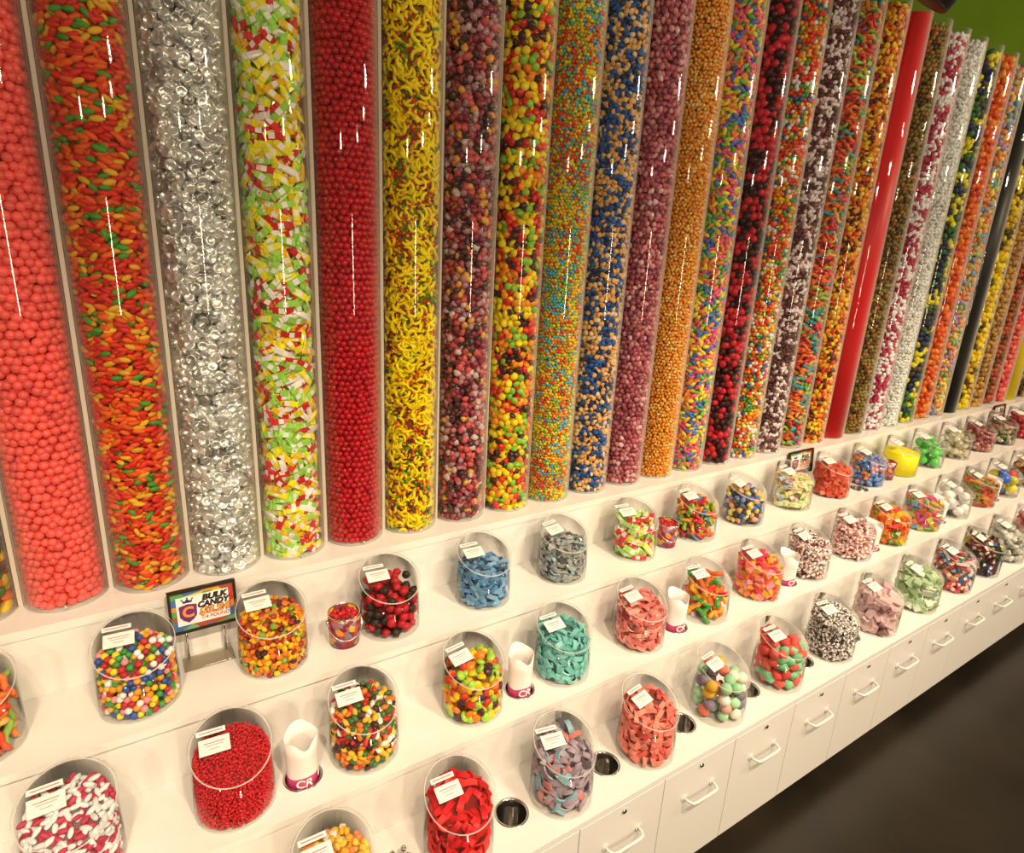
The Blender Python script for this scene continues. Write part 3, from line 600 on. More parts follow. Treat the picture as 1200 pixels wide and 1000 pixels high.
#@JARS
# ------------------------------------------------------------------ acrylic jars with slanted lids
H_ = {'U': (0.128*K, 0.203*K), 'M': (0.128*K, 0.203*K), 'B': (0.146*K, 0.218*K)}
def jar_meshes(h1, h2):
    zc, sl = (h1 + h2)/2, (h2 - h1)/(2*JR); seg = 60
    def ring(bm, r, zf): return [bm.verts.new((r*math.cos(2*math.pi*k/seg), r*math.sin(2*math.pi*k/seg), zf(r*math.sin(2*math.pi*k/seg)))) for k in range(seg)]
    def join(bm, a, b, mi, sm=True):
        for k in range(seg):
            f = bm.faces.new((a[k], a[(k+1) % seg], b[(k+1) % seg], b[k])); f.material_index = mi; f.smooth = sm
    bm = bmesh.new(); pl = lambda y: zc + sl*y
    ob, ot = ring(bm, JR, lambda y: 0.0006), ring(bm, JR, pl); it, ib = ring(bm, JR - JT, pl), ring(bm, JR - JT, lambda y: 0.0034)
    fl = [bm.verts.new(v.co) for v in ob]
    join(bm, ob, ot, 0); join(bm, ib, it, 0); join(bm, ot, it, 1, False)
    bm.faces.new(fl[::-1]).material_index = 0; bm.faces.new([bm.verts.new(v.co) for v in ib]).material_index = 0
    lo, hi = ring(bm, JR + 0.0004, lambda y: 0.0006), ring(bm, JR + 0.0004, lambda y: 0.0030); join(bm, lo, hi, 1)
    me = bpy.data.meshes.new('jar_body'); bm.to_mesh(me); bm.free(); me.materials.append(M['acrylic']); me.materials.append(M['acrylic_edge'])
    bm = bmesh.new(); RL = JR + 0.0016
    a, b = ring(bm, RL, lambda y: zc + sl*y + 0.0022), ring(bm, RL, lambda y: zc + sl*y + 0.0052)
    join(bm, a, b, 1); a2 = [bm.verts.new(v.co) for v in a]; b2 = [bm.verts.new(v.co) for v in b]
    bm.faces.new(a2[::-1]).material_index = 0; bm.faces.new(b2).material_index = 0
    ml = bpy.data.meshes.new('lid'); bm.to_mesh(ml); bm.free(); ml.materials.append(M['lid']); ml.materials.append(M['acrylic_edge'])
    return me, ml
JM = {r: jar_meshes(*H_[r]) for r in ('U', 'B')}; JM['M'] = JM['U']
def card_mesh():
    bm = bmesh.new(); box_bm(bm, (-0.0265, -0.0155, 0), (0.0265, 0.0155, 0.0022), 0.0004, 0)
    for (y, x0, x1, mi) in ((0.006, -0.018, 0.018, 1), (0.001, -0.014, 0.015, 2), (-0.006, -0.009, 0.008, 2)):
        box_bm(bm, (x0, y - 0.0007, 0.0022), (x1, y + 0.0007, 0.0024), 0, mi)
    me = bpy.data.meshes.new('label_card'); bm.to_mesh(me); bm.free()
    for m in ('paper', 'redink', 'greyink'): me.materials.append(M[m])
    return me
def strip_mesh():
    bm = bmesh.new(); box_bm(bm, (-0.025, -0.005, 0), (0.025, 0.005, 0.0012), 0, 0)
    box_bm(bm, (-0.020, -0.0008, 0.0012), (0.020, 0.0008, 0.0014), 0, 1)
    me = bpy.data.meshes.new('price_strip'); bm.to_mesh(me); bm.free()
    for m in ('paper', 'redink'): me.materials.append(M[m])
    return me
CARD, STRIP = card_mesh(), strip_mesh()
def jar(row, x, label, cand, kinds=('ball',), size=0.02, pal=(), finish='gloss', flat=False, spread=1.0, tilt=0.5, jit=0.2, clus=0.4, scale=0.08, solid=None, singles=0, sname='candy_piece', slabel=None,
        hf=None, hb=None, dome=0.010, layers=2, strip=True, yaw=None):
    yc, zs = ROW[row]; base = W(x, yc, zs); h1, h2 = H_[row]; zc, sl = (h1 + h2)/2, (h2 - h1)/(2*JR)
    where = {'U': 'upper', 'M': 'middle', 'B': 'bottom'}[row]
    t = empty('candy_jar', base, label, 'jar', 'acrylic candy jars on the %s shelf' % where)
    part('jar_body', JM[row][0], t); lid = part('lid', JM[row][1], t)
    yw = RNG.normal()*0.10 if yaw is None else yaw; al = math.atan(sl)
    lx, ly = -0.034*K + RNG.normal()*0.002, 0.012*K + RNG.normal()*0.002
    part('label_card', CARD, lid, (lx, ly, zc + sl*ly + 0.0058), Euler((al, 0, yw)))
    if strip:
        ly2 = ly + 0.0265; part('price_strip', STRIP, lid, (lx - 0.002, ly2, zc + sl*ly2 + 0.0058), Euler((al, 0, yw)))
    s = size*K; Ri = JR - JT - 0.0004; z0 = 0.0038
    hf = (h1 - 0.007 if hf is None else hf*K); hb = (h1 + 0.026 if hb is None else hb*K)
    ph = RNG.uniform(0, 6.28, 4)
    def top(X, Y):
        u = np.clip((Y + Ri)/(2*Ri), 0, 1); q = (X*X + Y*Y)/(Ri*Ri)
        z = hf + (hb - hf)*u + dome*np.clip(1 - q, 0, 1)*1.4 + 0.0025*np.sin(X*90 + ph[0])*np.sin(Y*80 + ph[1])
        return np.minimum(z, zc + sl*Y - 0.002)
    wd = WIDTH[kinds[0]]; dp = DEPTH.get(kinds[0], wd)
    if solid:
        depth = 0.0
    else: depth = s*dp*(1.9 if singles and size > 0.04 else 1.25)
    # solid core with the heap's own top
    seg, nr = 40, 7; Rc = Ri - depth - (0.0 if solid else 0.001); cv, cfc = [], []
    for k in range(seg): cv.append((Rc*math.cos(2*math.pi*k/seg), Rc*math.sin(2*math.pi*k/seg), z0))
    for r in range(nr):
        rr = Rc*(1 - r/nr)
        X = rr*np.cos(2*np.pi*np.arange(seg)/seg); Y = rr*np.sin(2*np.pi*np.arange(seg)/seg); Zt = top(X, Y) - depth*0.75
        cv += list(zip(X, Y, np.maximum(Zt, z0 + 0.004)))
    cv.append((0, 0, float(top(np.array([0.]), np.array([0.]))[0] - depth*0.75)))
    for r in range(nr):
        for k in range(seg): cfc.append((r*seg + k, r*seg + (k+1) % seg, (r+1)*seg + (k+1) % seg, (r+1)*seg + k))
    for k in range(seg): cfc.append((nr*seg + k, nr*seg + (k+1) % seg, len(cv) - 1))
    cfc.append(tuple(range(seg))[::-1])
    if solid:
        return heap('candy_fill', np.zeros((0, 3)), np.zeros((0, 3)), [], np.zeros((0, 3)), [], kinds, finish, cv, cfc, alb(solid), cand, 'candy', base)
    PP, NN = [], []
    a, b = (s*(1 + wd)/2*0.97,)*2 if (spread > 1 or not flat) else (s*0.92, s*wd*0.95)
    arc = math.radians(270); mid = -math.pi/2 - 0.8*math.atan2(base.x, base.y)
    for l in range(layers):
        r = Ri - s*dp*(0.5 if flat or wd > 0.8 else 0.45)*1.04 - l*s*dp*0.7 - (s*s/(8*Ri)*0.85 if wd < 0.8 else 0) - (s*0.05*tilt if flat else 0)
        X, z = hexgrid(arc*Ri, h2, a, b, jit); th = mid - arc/2 + X/Ri + l*0.5*a/Ri; z = np.maximum(z - 0.43*b + z0 + 0.3*l*b, z0) + s*dp*0.5
        N = np.stack([np.cos(th), np.sin(th), 0*th], 1); rr = r - np.abs(RNG.normal(size=len(th)))*s*0.08
        P = N*rr[:, None]; P[:, 2] = z; keep = z < top(P[:, 0], P[:, 1]) - s*dp*0.25
        PP.append(P[keep]); NN.append(N[keep])
    for l in range(layers):
        am = s*(1 + wd)/2*0.93
        X, Y = hexgrid(2*Ri, 2*Ri, am, am, jit); X = X - Ri + 0.5*l*am; Y = Y - Ri + 0.4*l*am
        keep = X*X + Y*Y < (Ri - s*(0.5 if not flat else 0.5*max(dp, wd)))**2; X, Y = X[keep], Y[keep]
        z = top(X, Y) - s*dp*(0.45 + 0.62*l) + np.abs(RNG.normal(size=len(X)))*s*0.14*(l == 0)
        PP.append(np.stack([X, Y, z], 1)); NN.append(np.tile([0., -0.25, 0.97], (len(X), 1)))
    P, N = np.concatenate(PP), np.concatenate(NN)
    if singles and wd > 0.9:
        m_ = apart(P, s*0.72); P, N = P[m_], N[m_]
    R_ = orient(N, flat, max(spread, 0.5), tilt*min(1.0, wd/0.6)); C, kin = colours(P, pal, scale, clus); names = colours.names
    sc = s*(1 + RNG.normal(size=len(P))*0.06)*(0.96 if singles else 1)
    if wd < 0.8:
        P, ez = inside(P, R_, sc, Ri, wd); P[:, 2] = np.maximum(P[:, 2], z0 + ez + s*dp*0.3); P[:, 2] = np.minimum(P[:, 2], zc + sl*P[:, 1] - 0.002 - np.minimum(ez, 0.01))
    pick = np.zeros(len(P), bool)
    if singles:
        Wp = P + np.array(base); px, py, dz = pixel(Wp)
        face = (((CAMP - Wp)*N).sum(1) > 0) & (px > -10) & (px < 1210) & (py < 1010); od = np.argsort(np.where(face, dz, 1e9))[:min(singles, int(face.sum()))]; pick[od] = True
        for j in od: single(sname, kinds[kin[j]], finish, Wp[j], R_[j], sc[j], C[j], slabel.replace('@', names[j]), slabel.replace('@ ', ''))
    q = ~pick
    heap('candy_fill', P[q], R_[q], sc[q], C[q], kin[q], kinds, finish, cv, cfc, gap_shade_col(pal), cand, 'candy', base)

J = jar
# upper shelf
J('U', -0.357, 'acrylic jar of orange and green sour gummies at the left frame edge', 'orange, red and green sour gummies in the jar at the left frame edge', ('worm',), 0.06, [('#ee7a34', 3), ('#e2502c', 2), ('#8fb44a', 2), ('#f2b45a', 1.5)], 'satin', flat=True, spread=1)
J('U', -0.03, 'acrylic jar of rainbow gumballs on the upper shelf, left of the price sign', 'rainbow gumballs in the jar left of the price sign', ('ball',), 0.0185, [('#c42a2c', 2), ('#f0961e', 1.6), ('#f2cc2c', 2), ('#3f8f3a', 2), ('#33508c', 2), ('#f4ecdc', 1.8), ('#ee8a88', 1.8)], 'gloss', jit=0.13, clus=0.2, singles=300, sname='rainbow_gumball', slabel='@ gumball in the jar left of the nearest price sign')
J('U', 0.30, 'acrylic jar of small orange and yellow candies, right of the nearest price sign', 'small orange, yellow and dark red candies in the jar right of the price sign', ('disc',), 0.0195, [('#f2b41e', 3), ('#ea781c', 3), ('#a83020', 1.8), ('#7a9a2a', 1), ('#4a2418', 1)], 'gloss', flat=True, spread=3, clus=0.3)
J('U', 0.65, 'acrylic jar of dark red and black berry gummies beside the nearest small pail', 'dark red and black berry gummies in the upper shelf jar', ('berry',), 0.030, [('#b81c24', 3), ('#2a2418', 1.6)], 'satin', flat=True, spread=3, clus=0.5, singles=300, sname='berry_gummy', slabel='@ berry gummy in the upper shelf jar beside the pail')
J('U', 0.99, 'acrylic jar of slate blue taffy', 'slate blue taffy strips', ('ribbon',), 0.046, [('#6f9ab2', 3), ('#5a86a4', 2), ('#86aabc', 1.5), ('#365a76', 0.7)], 'wrap', flat=True, spread=0.8, clus=0.2, hb=0.12, jit=0.28, layers=3)
J('U', 1.33, 'acrylic jar of grey wrapped taffy on the upper shelf', 'grey taffy strips', ('ribbon',), 0.042, [('#a8a698', 3), ('#8a8a82', 2), ('#b8a8a0', 1), ('#96aaa6', 1), ('#55524c', 0.8)], 'wrap', flat=True, spread=0.8, clus=0.3, hb=0.13, jit=0.28, layers=3)
J('U', 1.69, 'acrylic jar of yellow, green and red wrapped chews on the upper shelf', 'yellow, green and red wrapped chews beneath those in sight', ('wrapper',), 0.075, [('#f0e060', 3), ('#a8d060', 3), ('#d83a3c', 2), ('#f2e6c8', 0.8)], 'wrap', flat=True, spread=0.9, singles=200, sname='wrapped_chew', slabel='@ wrapped chew in the upper shelf jar', layers=3)
J('U', 2.05, 'acrylic jar of mixed bright gummies behind a small pail on the upper shelf', 'mixed red, blue, green and orange gummies', ('worm',), 0.06, [('#e8602c', 2.4), ('#d22c34', 1.8), ('#4a8ea4', 1.8), ('#8ab83a', 1.8), ('#f0a83a', 2)], 'gloss', flat=True, spread=1, clus=0.6, layers=3)
J('U', 2.38, 'acrylic jar of blue, yellow and peach candies', 'blue, yellow, peach and brown candies', ('chunk',), 0.03, [('#e8c86a', 2.5), ('#4a6a96', 2), ('#dca06a', 1.8), ('#3c3a3a', 1.2), ('#8a86a0', 1.2)], 'satin', flat=True, spread=3)
J('U', 2.75, 'acrylic jar of pastel wrapped chews in front of the second price sign', 'pastel yellow, peach and pale blue wrapped chews', ('wrapper',), 0.07, [('#eedc8a', 3), ('#d4dc8c', 2), ('#f2bc8a', 2), ('#a8c4cc', 1), ('#c88a8a', 0.6)], 'wrap', flat=True, spread=0.9, layers=3)
J('U', 3.09, 'acrylic jar of rust orange gummies right of the second price sign', 'rust orange gummies', ('cube',), 0.04, [('#d85a3c', 3), ('#c84a30', 2), ('#e8805a', 1)], 'satin', flat=True, spread=2)
J('U', 3.44, 'acrylic jar of blue grey and orange candies, left of the plain yellow jar', 'blue grey, orange and pink candies', ('chunk',), 0.03, [('#7a94b8', 3), ('#5a7ab0', 2), ('#e08a4a', 1.4), ('#d89a9a', 1)], 'satin', flat=True, spread=3)
J('U', 3.80, 'acrylic jar filled with plain bright yellow candy', 'plain bright yellow candy powder in a jar', finish='satin', solid='#fbe014', hf=0.122, hb=0.14, dome=0.004)
J('U', 4.12, 'acrylic jar of big shiny green balls', 'shiny green balls deep in the jar', ('ball',), 0.054, [('#6cc456', 3), ('#56b044', 1)], 'gloss', jit=0.15, singles=80, sname='green_ball', slabel='big shiny green candy ball in the upper shelf jar', dome=0.02)
J('U', 4.48, 'acrylic jar of pale gold twist wrapped sweets', 'pale gold twist wrapped sweets', ('twist',), 0.075, [('#d4c49a', 3), ('#c4ac7a', 2), ('#ece2c8', 1)], 'wrap', flat=True, spread=2, dome=0.015)
J('U', 4.83, 'acrylic jar of brownish red wrapped sweets at the far end of the upper shelf', 'brownish red wrapped sweets', ('chunk',), 0.034, [('#9c4a42', 3), ('#b86a60', 2), ('#c89a7a', 0.8)], 'wrap', flat=True, spread=3)
J('U', 5.18, 'acrylic jar of olive, red and tan candies below the third price sign', 'olive, red and tan candies', ('chunk',), 0.04, [('#6a6a44', 2.5), ('#a85a50', 2), ('#b8a886', 1.5)], 'satin', flat=True, spread=3)
J('U', 5.52, 'acrylic jar of bright red gummies at the right frame edge of the upper shelf', 'bright red gummies at the far end', ('chunk',), 0.04, [('#d03a34', 3), ('#b02c2c', 1.5)], 'satin', flat=True, spread=3)
J('U', 5.87, 'acrylic jar of pink and green candies beyond the red one on the upper shelf', 'pink and green candies at the far end', ('chunk',), 0.04, [('#d88a80', 3), ('#6a9a5a', 1.5)], 'satin', flat=True, spread=3)
# middle shelf
J('M', -0.185, 'acrylic jar of red and white jelly beans at the lower left corner', 'red and white jelly beans', ('oblong',), 0.025, [('#c23a4c', 2.6), ('#f0e6dc', 3.6)], 'satin', flat=True, spread=1.6, clus=0.4, hb=0.17)
J('M', 0.14, 'acrylic jar of fine red candy grains beside the nearest white paper bag', 'fine red candy grains', ('grain',), 0.0088, [('#d6282a', 3), ('#c01c22', 2)], 'satin', clus=0.1, jit=0.25, dome=0.012)
J('M', 0.47, 'acrylic jar of white, green and red mixed jelly beans right of the nearest paper bag', 'mixed jelly beans with white and dark green ones', ('bean',), 0.024, [('#cc2c26', 2), ('#ea7a24', 2.2), ('#f0b830', 2), ('#3f6a30', 2), ('#f2e6cc', 1.4), ('#4a2018', 1.2)], 'gloss', flat=True, spread=2, clus=0.5)
J('M', 0.81, 'acrylic jar of shiny yellow, green, red and brown round candies on the middle shelf', 'shiny yellow, green, red and brown round candies', ('disc',), 0.030, [('#f2c01c', 2.6), ('#a4c83a', 2), ('#de3a24', 2.2), ('#ee7c22', 2), ('#4a2430', 1.6)], 'gloss', flat=True, spread=3, clus=0.4)
J('M', 1.15, 'acrylic jar of teal taffy', 'teal taffy strips', ('ribbon',), 0.050, [('#84c4b0', 3), ('#70b4a2', 2), ('#9ad0bc', 1), ('#3f7a70', 0.35)], 'satin', flat=True, spread=1.0, clus=0.2, jit=0.26, layers=3)
J('M', 1.50, 'acrylic jar of salmon pink strips left of a paper bag on the middle shelf', 'salmon pink candy strips', ('ribbon',), 0.046, [('#ea8472', 3), ('#e27262', 2), ('#f0a08a', 1.2), ('#a83c34', 0.4)], 'satin', flat=True, spread=0.8, clus=0.2, jit=0.26, layers=3)
J('M', 1.85, 'acrylic jar of long orange and green gummy worms', 'orange and green gummy worms deep in the jar', ('worm',), 0.078, [('#ee6a24', 3), ('#4a9a3a', 2.4), ('#e83a24', 1.6), ('#f2a82a', 1.8)], 'gloss', flat=True, spread=0.9, clus=0.7, singles=150, sname='gummy_worm', slabel='@ gummy worm in the middle shelf jar', layers=3)
J('M', 2.18, 'acrylic jar of orange, pink and yellow candies left of a paper bag', 'orange, pink and yellow candies', ('cube',), 0.036, [('#f0703a', 3), ('#f08a8a', 2.4), ('#f2a83a', 2), ('#e23c50', 1.6)], 'gloss', flat=True, spread=3, clus=0.5)
J('M', 2.53, 'acrylic jar of brown and pink striped sticks', 'brown and pink striped candy sticks', ('twiststick',), 0.058, [('#a8403c', 2), ('#7a4436', 2), ('#d88a80', 1.4)], 'gloss', flat=True, spread=0.9, clus=0.4, dome=0.016)
J('M', 2.90, 'acrylic jar of pink and white striped sticks', 'pink and white striped candy sticks', ('twiststick',), 0.062, [('#d85a54', 3), ('#e88a7c', 2)], 'gloss', flat=True, spread=0.9, clus=0.4, dome=0.016)
J('M', 3.23, 'acrylic jar of orange and yellow candies on the middle shelf', 'orange, yellow and red candies on the middle shelf', ('cube',), 0.036, [('#ee7420', 3), ('#f2b02a', 2), ('#d83a20', 1.6), ('#6a8a2a', 0.8)], 'gloss', flat=True, spread=3)
J('M', 3.58, 'acrylic jar of small multicoloured wrapped candies on the middle shelf', 'small multicoloured wrapped candies', ('cube',), 0.038, [('#e87a4a', 2.4), ('#d85a7a', 1.8), ('#6a9ab0', 1.4), ('#c8b84a', 1.8), ('#7a9a4a', 1.4)], 'wrap', flat=True, spread=3)
J('M', 3.93, 'acrylic jar of large white balls', 'large white balls deep in the jar', ('ball',), 0.056, [('#f0e6d4', 3), ('#e4d8c4', 1)], 'satin', jit=0.15, singles=80, sname='white_ball', slabel='large white candy ball in the middle shelf jar', dome=0.022)
J('M', 4.27, 'acrylic jar of olive, red and orange sticks at the far end of the middle shelf', 'olive, red and orange candy sticks', ('stick',), 0.06, [('#a88a4a', 2.5), ('#c8503a', 2), ('#e08a3a', 1.6), ('#8a9a4a', 1.4)], 'satin', flat=True, spread=0.7)
J('M', 4.61, 'acrylic jar of big red, green, blue and yellow balls', 'big coloured balls deep in the jar', ('ball',), 0.062, [('#e84a34', 2), ('#5ab04a', 2), ('#3a6ac0', 1.6), ('#e8d040', 1.6), ('#f0e0d8', 1.4), ('#e87a9a', 1.2)], 'gloss', jit=0.15, clus=0.1, singles=80, sname='coloured_ball', slabel='big @ candy ball in the far middle shelf jar', dome=0.02)
J('M', 4.96, 'acrylic jar of gold brown twist wrapped sweets at the right frame edge', 'gold brown twist wrapped sweets', ('twist',), 0.07, [('#b0743a', 3), ('#d8a86a', 1.6), ('#8a4a2a', 1.2)], 'wrap', flat=True, spread=2)
J('M', 5.30, 'acrylic jar of red sweets beyond the gold ones on the middle shelf', 'red sweets at the far end of the middle shelf', ('chunk',), 0.04, [('#c8443a', 3), ('#e8a080', 1.5)], 'satin', flat=True, spread=3)
# bottom shelf
J('B', 0.302, 'acrylic jar of candy corn at the bottom edge of the picture', 'yellow and orange candy corn', ('chunk',), 0.021, [('#f4a62c', 3), ('#f6c64a', 2), ('#f08a50', 1.6), ('#f6dcb0', 0.7)], 'satin', flat=True, spread=3)
J('B', 0.63, 'acrylic jar of bright red gummy strips at the bottom edge of the picture', 'bright red gummy strips', ('ribbon',), 0.052, [('#e02826', 3), ('#d01e20', 2), ('#ea3c34', 1)], 'satin', flat=True, spread=1.2, clus=0.1, jit=0.25, dome=0.018, layers=3)
J('B', 0.97, 'acrylic jar of grey mauve taffy on the bottom shelf', 'grey mauve taffy strips', ('ribbon',), 0.054, [('#b09a9a', 3), ('#a48e90', 2), ('#8aa8a8', 1.4), ('#e08a7a', 0.8), ('#5a4a4c', 0.5)], 'satin', flat=True, spread=1, clus=0.6, jit=0.26, layers=3)
J('B', 1.31, 'acrylic jar of coral strips on the bottom shelf', 'coral candy strips', ('ribbon',), 0.048, [('#f4886e', 3), ('#f07a64', 2), ('#e85c4c', 0.9), ('#c04038', 0.3)], 'satin', flat=True, spread=1, clus=0.2, jit=0.26, dome=0.016, layers=3)
J('B', 1.66, 'acrylic jar of large pastel sugared balls', 'pastel sugared balls deep in the jar', ('ball',), 0.042, [('#a8d09a', 3), ('#f0a88c', 2), ('#f2e2c4', 2), ('#8a7a86', 1.6), ('#f0b434', 1.3), ('#ee7a5a', 1)], 'matte', jit=0.16, clus=0.4, singles=200, sname='sugared_ball', slabel='@ sugared ball in the bottom shelf jar')
J('B', 2.00, 'acrylic jar of red and green sugared gummies', 'red and green sugared gummies', ('chunk',), 0.044, [('#e8604c', 3), ('#84bc84', 3), ('#d84a40', 1.5)], 'matte', flat=True, spread=3, clus=0.6)
J('B', 2.35, 'acrylic jar of brown and white striped candies', 'brown and white striped candies', ('twiststick',), 0.044, [('#5c403c', 2), ('#94807c', 2)], 'gloss', flat=True, spread=2, clus=0.3, dome=0.016)
J('B', 2.70, 'acrylic jar of pale pink wrapped candies', 'pale pink wrapped candies', ('cube',), 0.046, [('#e8beb0', 3), ('#d4a49c', 2), ('#8a5c58', 0.6)], 'wrap', flat=True, spread=3, dome=0.016)
J('B', 3.06, 'acrylic jar of pale green mints', 'pale green mints', ('cube',), 0.046, [('#b4c890', 3), ('#dcdcb8', 2), ('#94a86a', 1.4)], 'wrap', flat=True, spread=3)
J('B', 3.42, 'acrylic jar of red, white and blue wrapped candies', 'red, white and blue wrapped candies', ('wrapper',), 0.06, [('#d84a44', 3), ('#f0d8cc', 2), ('#3a6a8a', 1.2), ('#2a6a44', 0.8), ('#ee8a5a', 1)], 'wrap', flat=True, spread=1.5, layers=3)
J('B', 3.74, 'acrylic jar of dark maroon, green and blue wrapped candies', 'dark maroon, green and blue wrapped candies', ('wrapper',), 0.065, [('#74201e', 3.5), ('#1e4a2a', 1.6), ('#3a3a6a', 1.4), ('#c8a83a', 0.5)], 'wrap', flat=True, spread=1, clus=0.8, layers=3)
J('B', 4.06, 'acrylic jar of white and grey candies at the far end of the bottom shelf', 'white and grey candies', ('chunk',), 0.042, [('#d8d0b8', 3), ('#b4ac94', 2), ('#6a6656', 0.7)], 'wrap', flat=True, spread=3)
J('B', 4.40, 'acrylic jar of red wrapped candies at the far end of the bottom shelf', 'red wrapped candies at the far end of the bottom shelf', ('chunk',), 0.045, [('#c8443c', 3), ('#e0a090', 1.5)], 'wrap', flat=True, spread=3)

# ------------------------------------------------------------------ price signs
def shield_bm(w, h, t):
    bm = bmesh.new(); prof = [(-0.5, 0.42), (0, 0.5), (0.5, 0.42), (0.47, -0.15), (0.3, -0.34), (0, -0.5), (-0.3, -0.34), (-0.47, -0.15)]
    f = [bm.verts.new((x*w, 0, z*h)) for x, z in prof]; fc = bm.faces.new(f)
    r = bmesh.ops.extrude_face_region(bm, geom=[fc]); bmesh.ops.translate(bm, verts=[v for v in r['geom'] if isinstance(v, bmesh.types.BMVert)], vec=(0, -t, 0))
    bmesh.ops.recalc_face_normals(bm, faces=bm.faces); return bm
def crown_bm(w, h, t):
    bm = bmesh.new(); prof = [(-0.4, -0.5), (0.4, -0.5), (0.5, 0.3), (0.24, -0.1), (0, 0.5), (-0.24, -0.1), (-0.5, 0.3)]
    f = [bm.verts.new((x*w, 0, z*h)) for x, z in prof]; fc = bm.faces.new(f[::-1])
    r = bmesh.ops.extrude_face_region(bm, geom=[fc]); bmesh.ops.translate(bm, verts=[v for v in r['geom'] if isinstance(v, bmesh.types.BMVert)], vec=(0, -t, 0))
    for x in (-0.5, 0, 0.5):
        m_ = Matrix.Translation((x*w, -t/2, (0.36 if x else 0.62)*h)); bmesh.ops.create_icosphere(bm, subdivisions=1, radius=0.09*w, matrix=m_)
    bmesh.ops.recalc_face_normals(bm, faces=bm.faces); return bm
def candy_print():
    m = mat('printed_candy_border', rough=0.35); nt = m.node_tree; v = nt.nodes.new('ShaderNodeTexVoronoi'); v.inputs['Scale'].default_value = 48
    tc = nt.nodes.new('ShaderNodeTexCoord'); mp = nt.nodes.new('ShaderNodeMapping'); mp.inputs['Scale'].default_value = (0.6, 1, 1)
    sp = nt.nodes.new('ShaderNodeSeparateColor'); r = nt.nodes.new('ShaderNodeValToRGB'); r.color_ramp.interpolation = 'CONSTANT'
    cols = ['#c8342c', '#5a9a4a', '#e8863a', '#4a6a94', '#d8b83a', '#a84a34', '#7aa86a']
    e = r.color_ramp.elements; e[0].color = (*alb(cols[0]), 1); e[1].position = 1/7; e[1].color = (*alb(cols[1]), 1)
    for i in range(2, 7): x = e.new(i/7); x.color = (*alb(cols[i]), 1)
    L = nt.links.new; L(tc.outputs['Object'], mp.inputs['Vector']); L(mp.outputs[0], v.inputs['Vector']); L(v.outputs['Color'], sp.inputs[0]); L(sp.outputs[0], r.inputs['Fac'])
    L(r.outputs['Color'], nt.nodes['Principled BSDF'].inputs['Base Color']); return m
M['print'] = candy_print()
M['frame'] = mat('bronze_sign_frame', (0.05, 0.035, 0.02), 0.3, 0.6)
def sign(x0, x1, ztop, y, label, lean=-0.10):
    w = K*(x1 - x0); h = 0.098; base = W((x0 + x1)/2, y, ZU); zc = K*(ztop - ZU) - h/2
    t = empty('price_sign', base, label, 'sign', 'price signs on the upper shelf')
    box('sign_base', (-w*0.38, (-0.040 if y < 1.72 else -0.018), 0.0006), (w*0.38, 0.009, 0.005), M['shadow_tint'], t, bevel=0.001)
    for s in (-1, 1):
        bm = bmesh.new(); tube_bm(bm, [(s*w*0.28, 0, 0.004), (s*w*0.28, 0.0, zc - h*0.3)], 0.0028, 10); bm_obj('post', bm, M['chrome'], t, True)
    R90 = (math.pi/2, 0, 0)
    bm = bmesh.new(); fw_ = 0.0055
    for lo, hi in (((-w/2, -0.005, -h/2), (w/2, 0.005, -h/2 + fw_)), ((-w/2, -0.005, h/2 - fw_), (w/2, 0.005, h/2)), ((-w/2, -0.005, -h/2 + fw_), (-w/2 + fw_, 0.005, h/2 - fw_)), ((w/2 - fw_, -0.005, -h/2 + fw_), (w/2, 0.005, h/2 - fw_)), ((-w/2 + fw_, 0.001, -h/2 + fw_), (w/2 - fw_, 0.005, h/2 - fw_))): box_bm(bm, lo, hi)
    f = bm_obj('sign_frame', bm, M['frame'], t); f.location = (0, -0.006, zc); f.rotation_euler = (lean, 0, 0)
    box('printed_border', (-w/2 + fw_, -0.0006, -h/2 + fw_), (w/2 - fw_, 0.001, h/2 - fw_), M['print'], f)
    cw, ch = w*0.77, h*0.66
    box('sign_card', (-cw/2, -0.0014, -ch/2), (cw/2, -0.0006, ch/2), M['paper'], f)
    o = bm_obj('shield_emblem', shield_bm(cw*0.34, ch*0.66, 0.0006), M['purple'], f); o.location = (-cw*0.29, -0.0014, -ch*0.09); o.rotation_euler = (0, 0, 0)
    o = bm_obj('crown_emblem', crown_bm(cw*0.20, ch*0.15, 0.0006), M['navy'], f); o.location = (-cw*0.29, -0.0014, ch*0.36)
    text('emblem_letter', 'C', ch*0.50, M['orangeink'], f, (-cw*0.29, -0.0022, -ch*0.06), R90, 0.0, 0.0003, 0.0012)
    text('sign_text', 'BULK', ch*0.27, M['ink'], f, (cw*0.22, -0.0016, ch*0.34), R90, 0.2, 0.0003, 0.0011, sx=1.15)
    text('sign_text', 'CANDY', ch*0.27, M['ink'], f, (cw*0.185, -0.0016, ch*0.11), R90, 0.2, 0.0003, 0.0011, sx=1.0)
    text('price_outline', '$3.24', ch*0.34, M['priceline'], f, (cw*0.20, -0.0015, -ch*0.13), R90, 0.25, 0.0002, 0.0017, sx=1.2)
    text('price_text', '$3.24', ch*0.34, M['priceink'], f, (cw*0.20, -0.0022, -ch*0.13), R90, 0.25, 0.0002, 0.0005, sx=1.2)
    text('sign_text', '1/4 POUND', ch*0.17, M['redink'], f, (cw*0.21, -0.0016, -ch*0.36), R90, 0.2, 0.0002, 0.0002)
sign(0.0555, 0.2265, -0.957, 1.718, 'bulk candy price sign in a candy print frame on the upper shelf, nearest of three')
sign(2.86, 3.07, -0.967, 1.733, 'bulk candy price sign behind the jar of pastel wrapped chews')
sign(5.31, 5.495, -0.963, 1.733, 'bulk candy price sign at the far right end of the upper shelf')

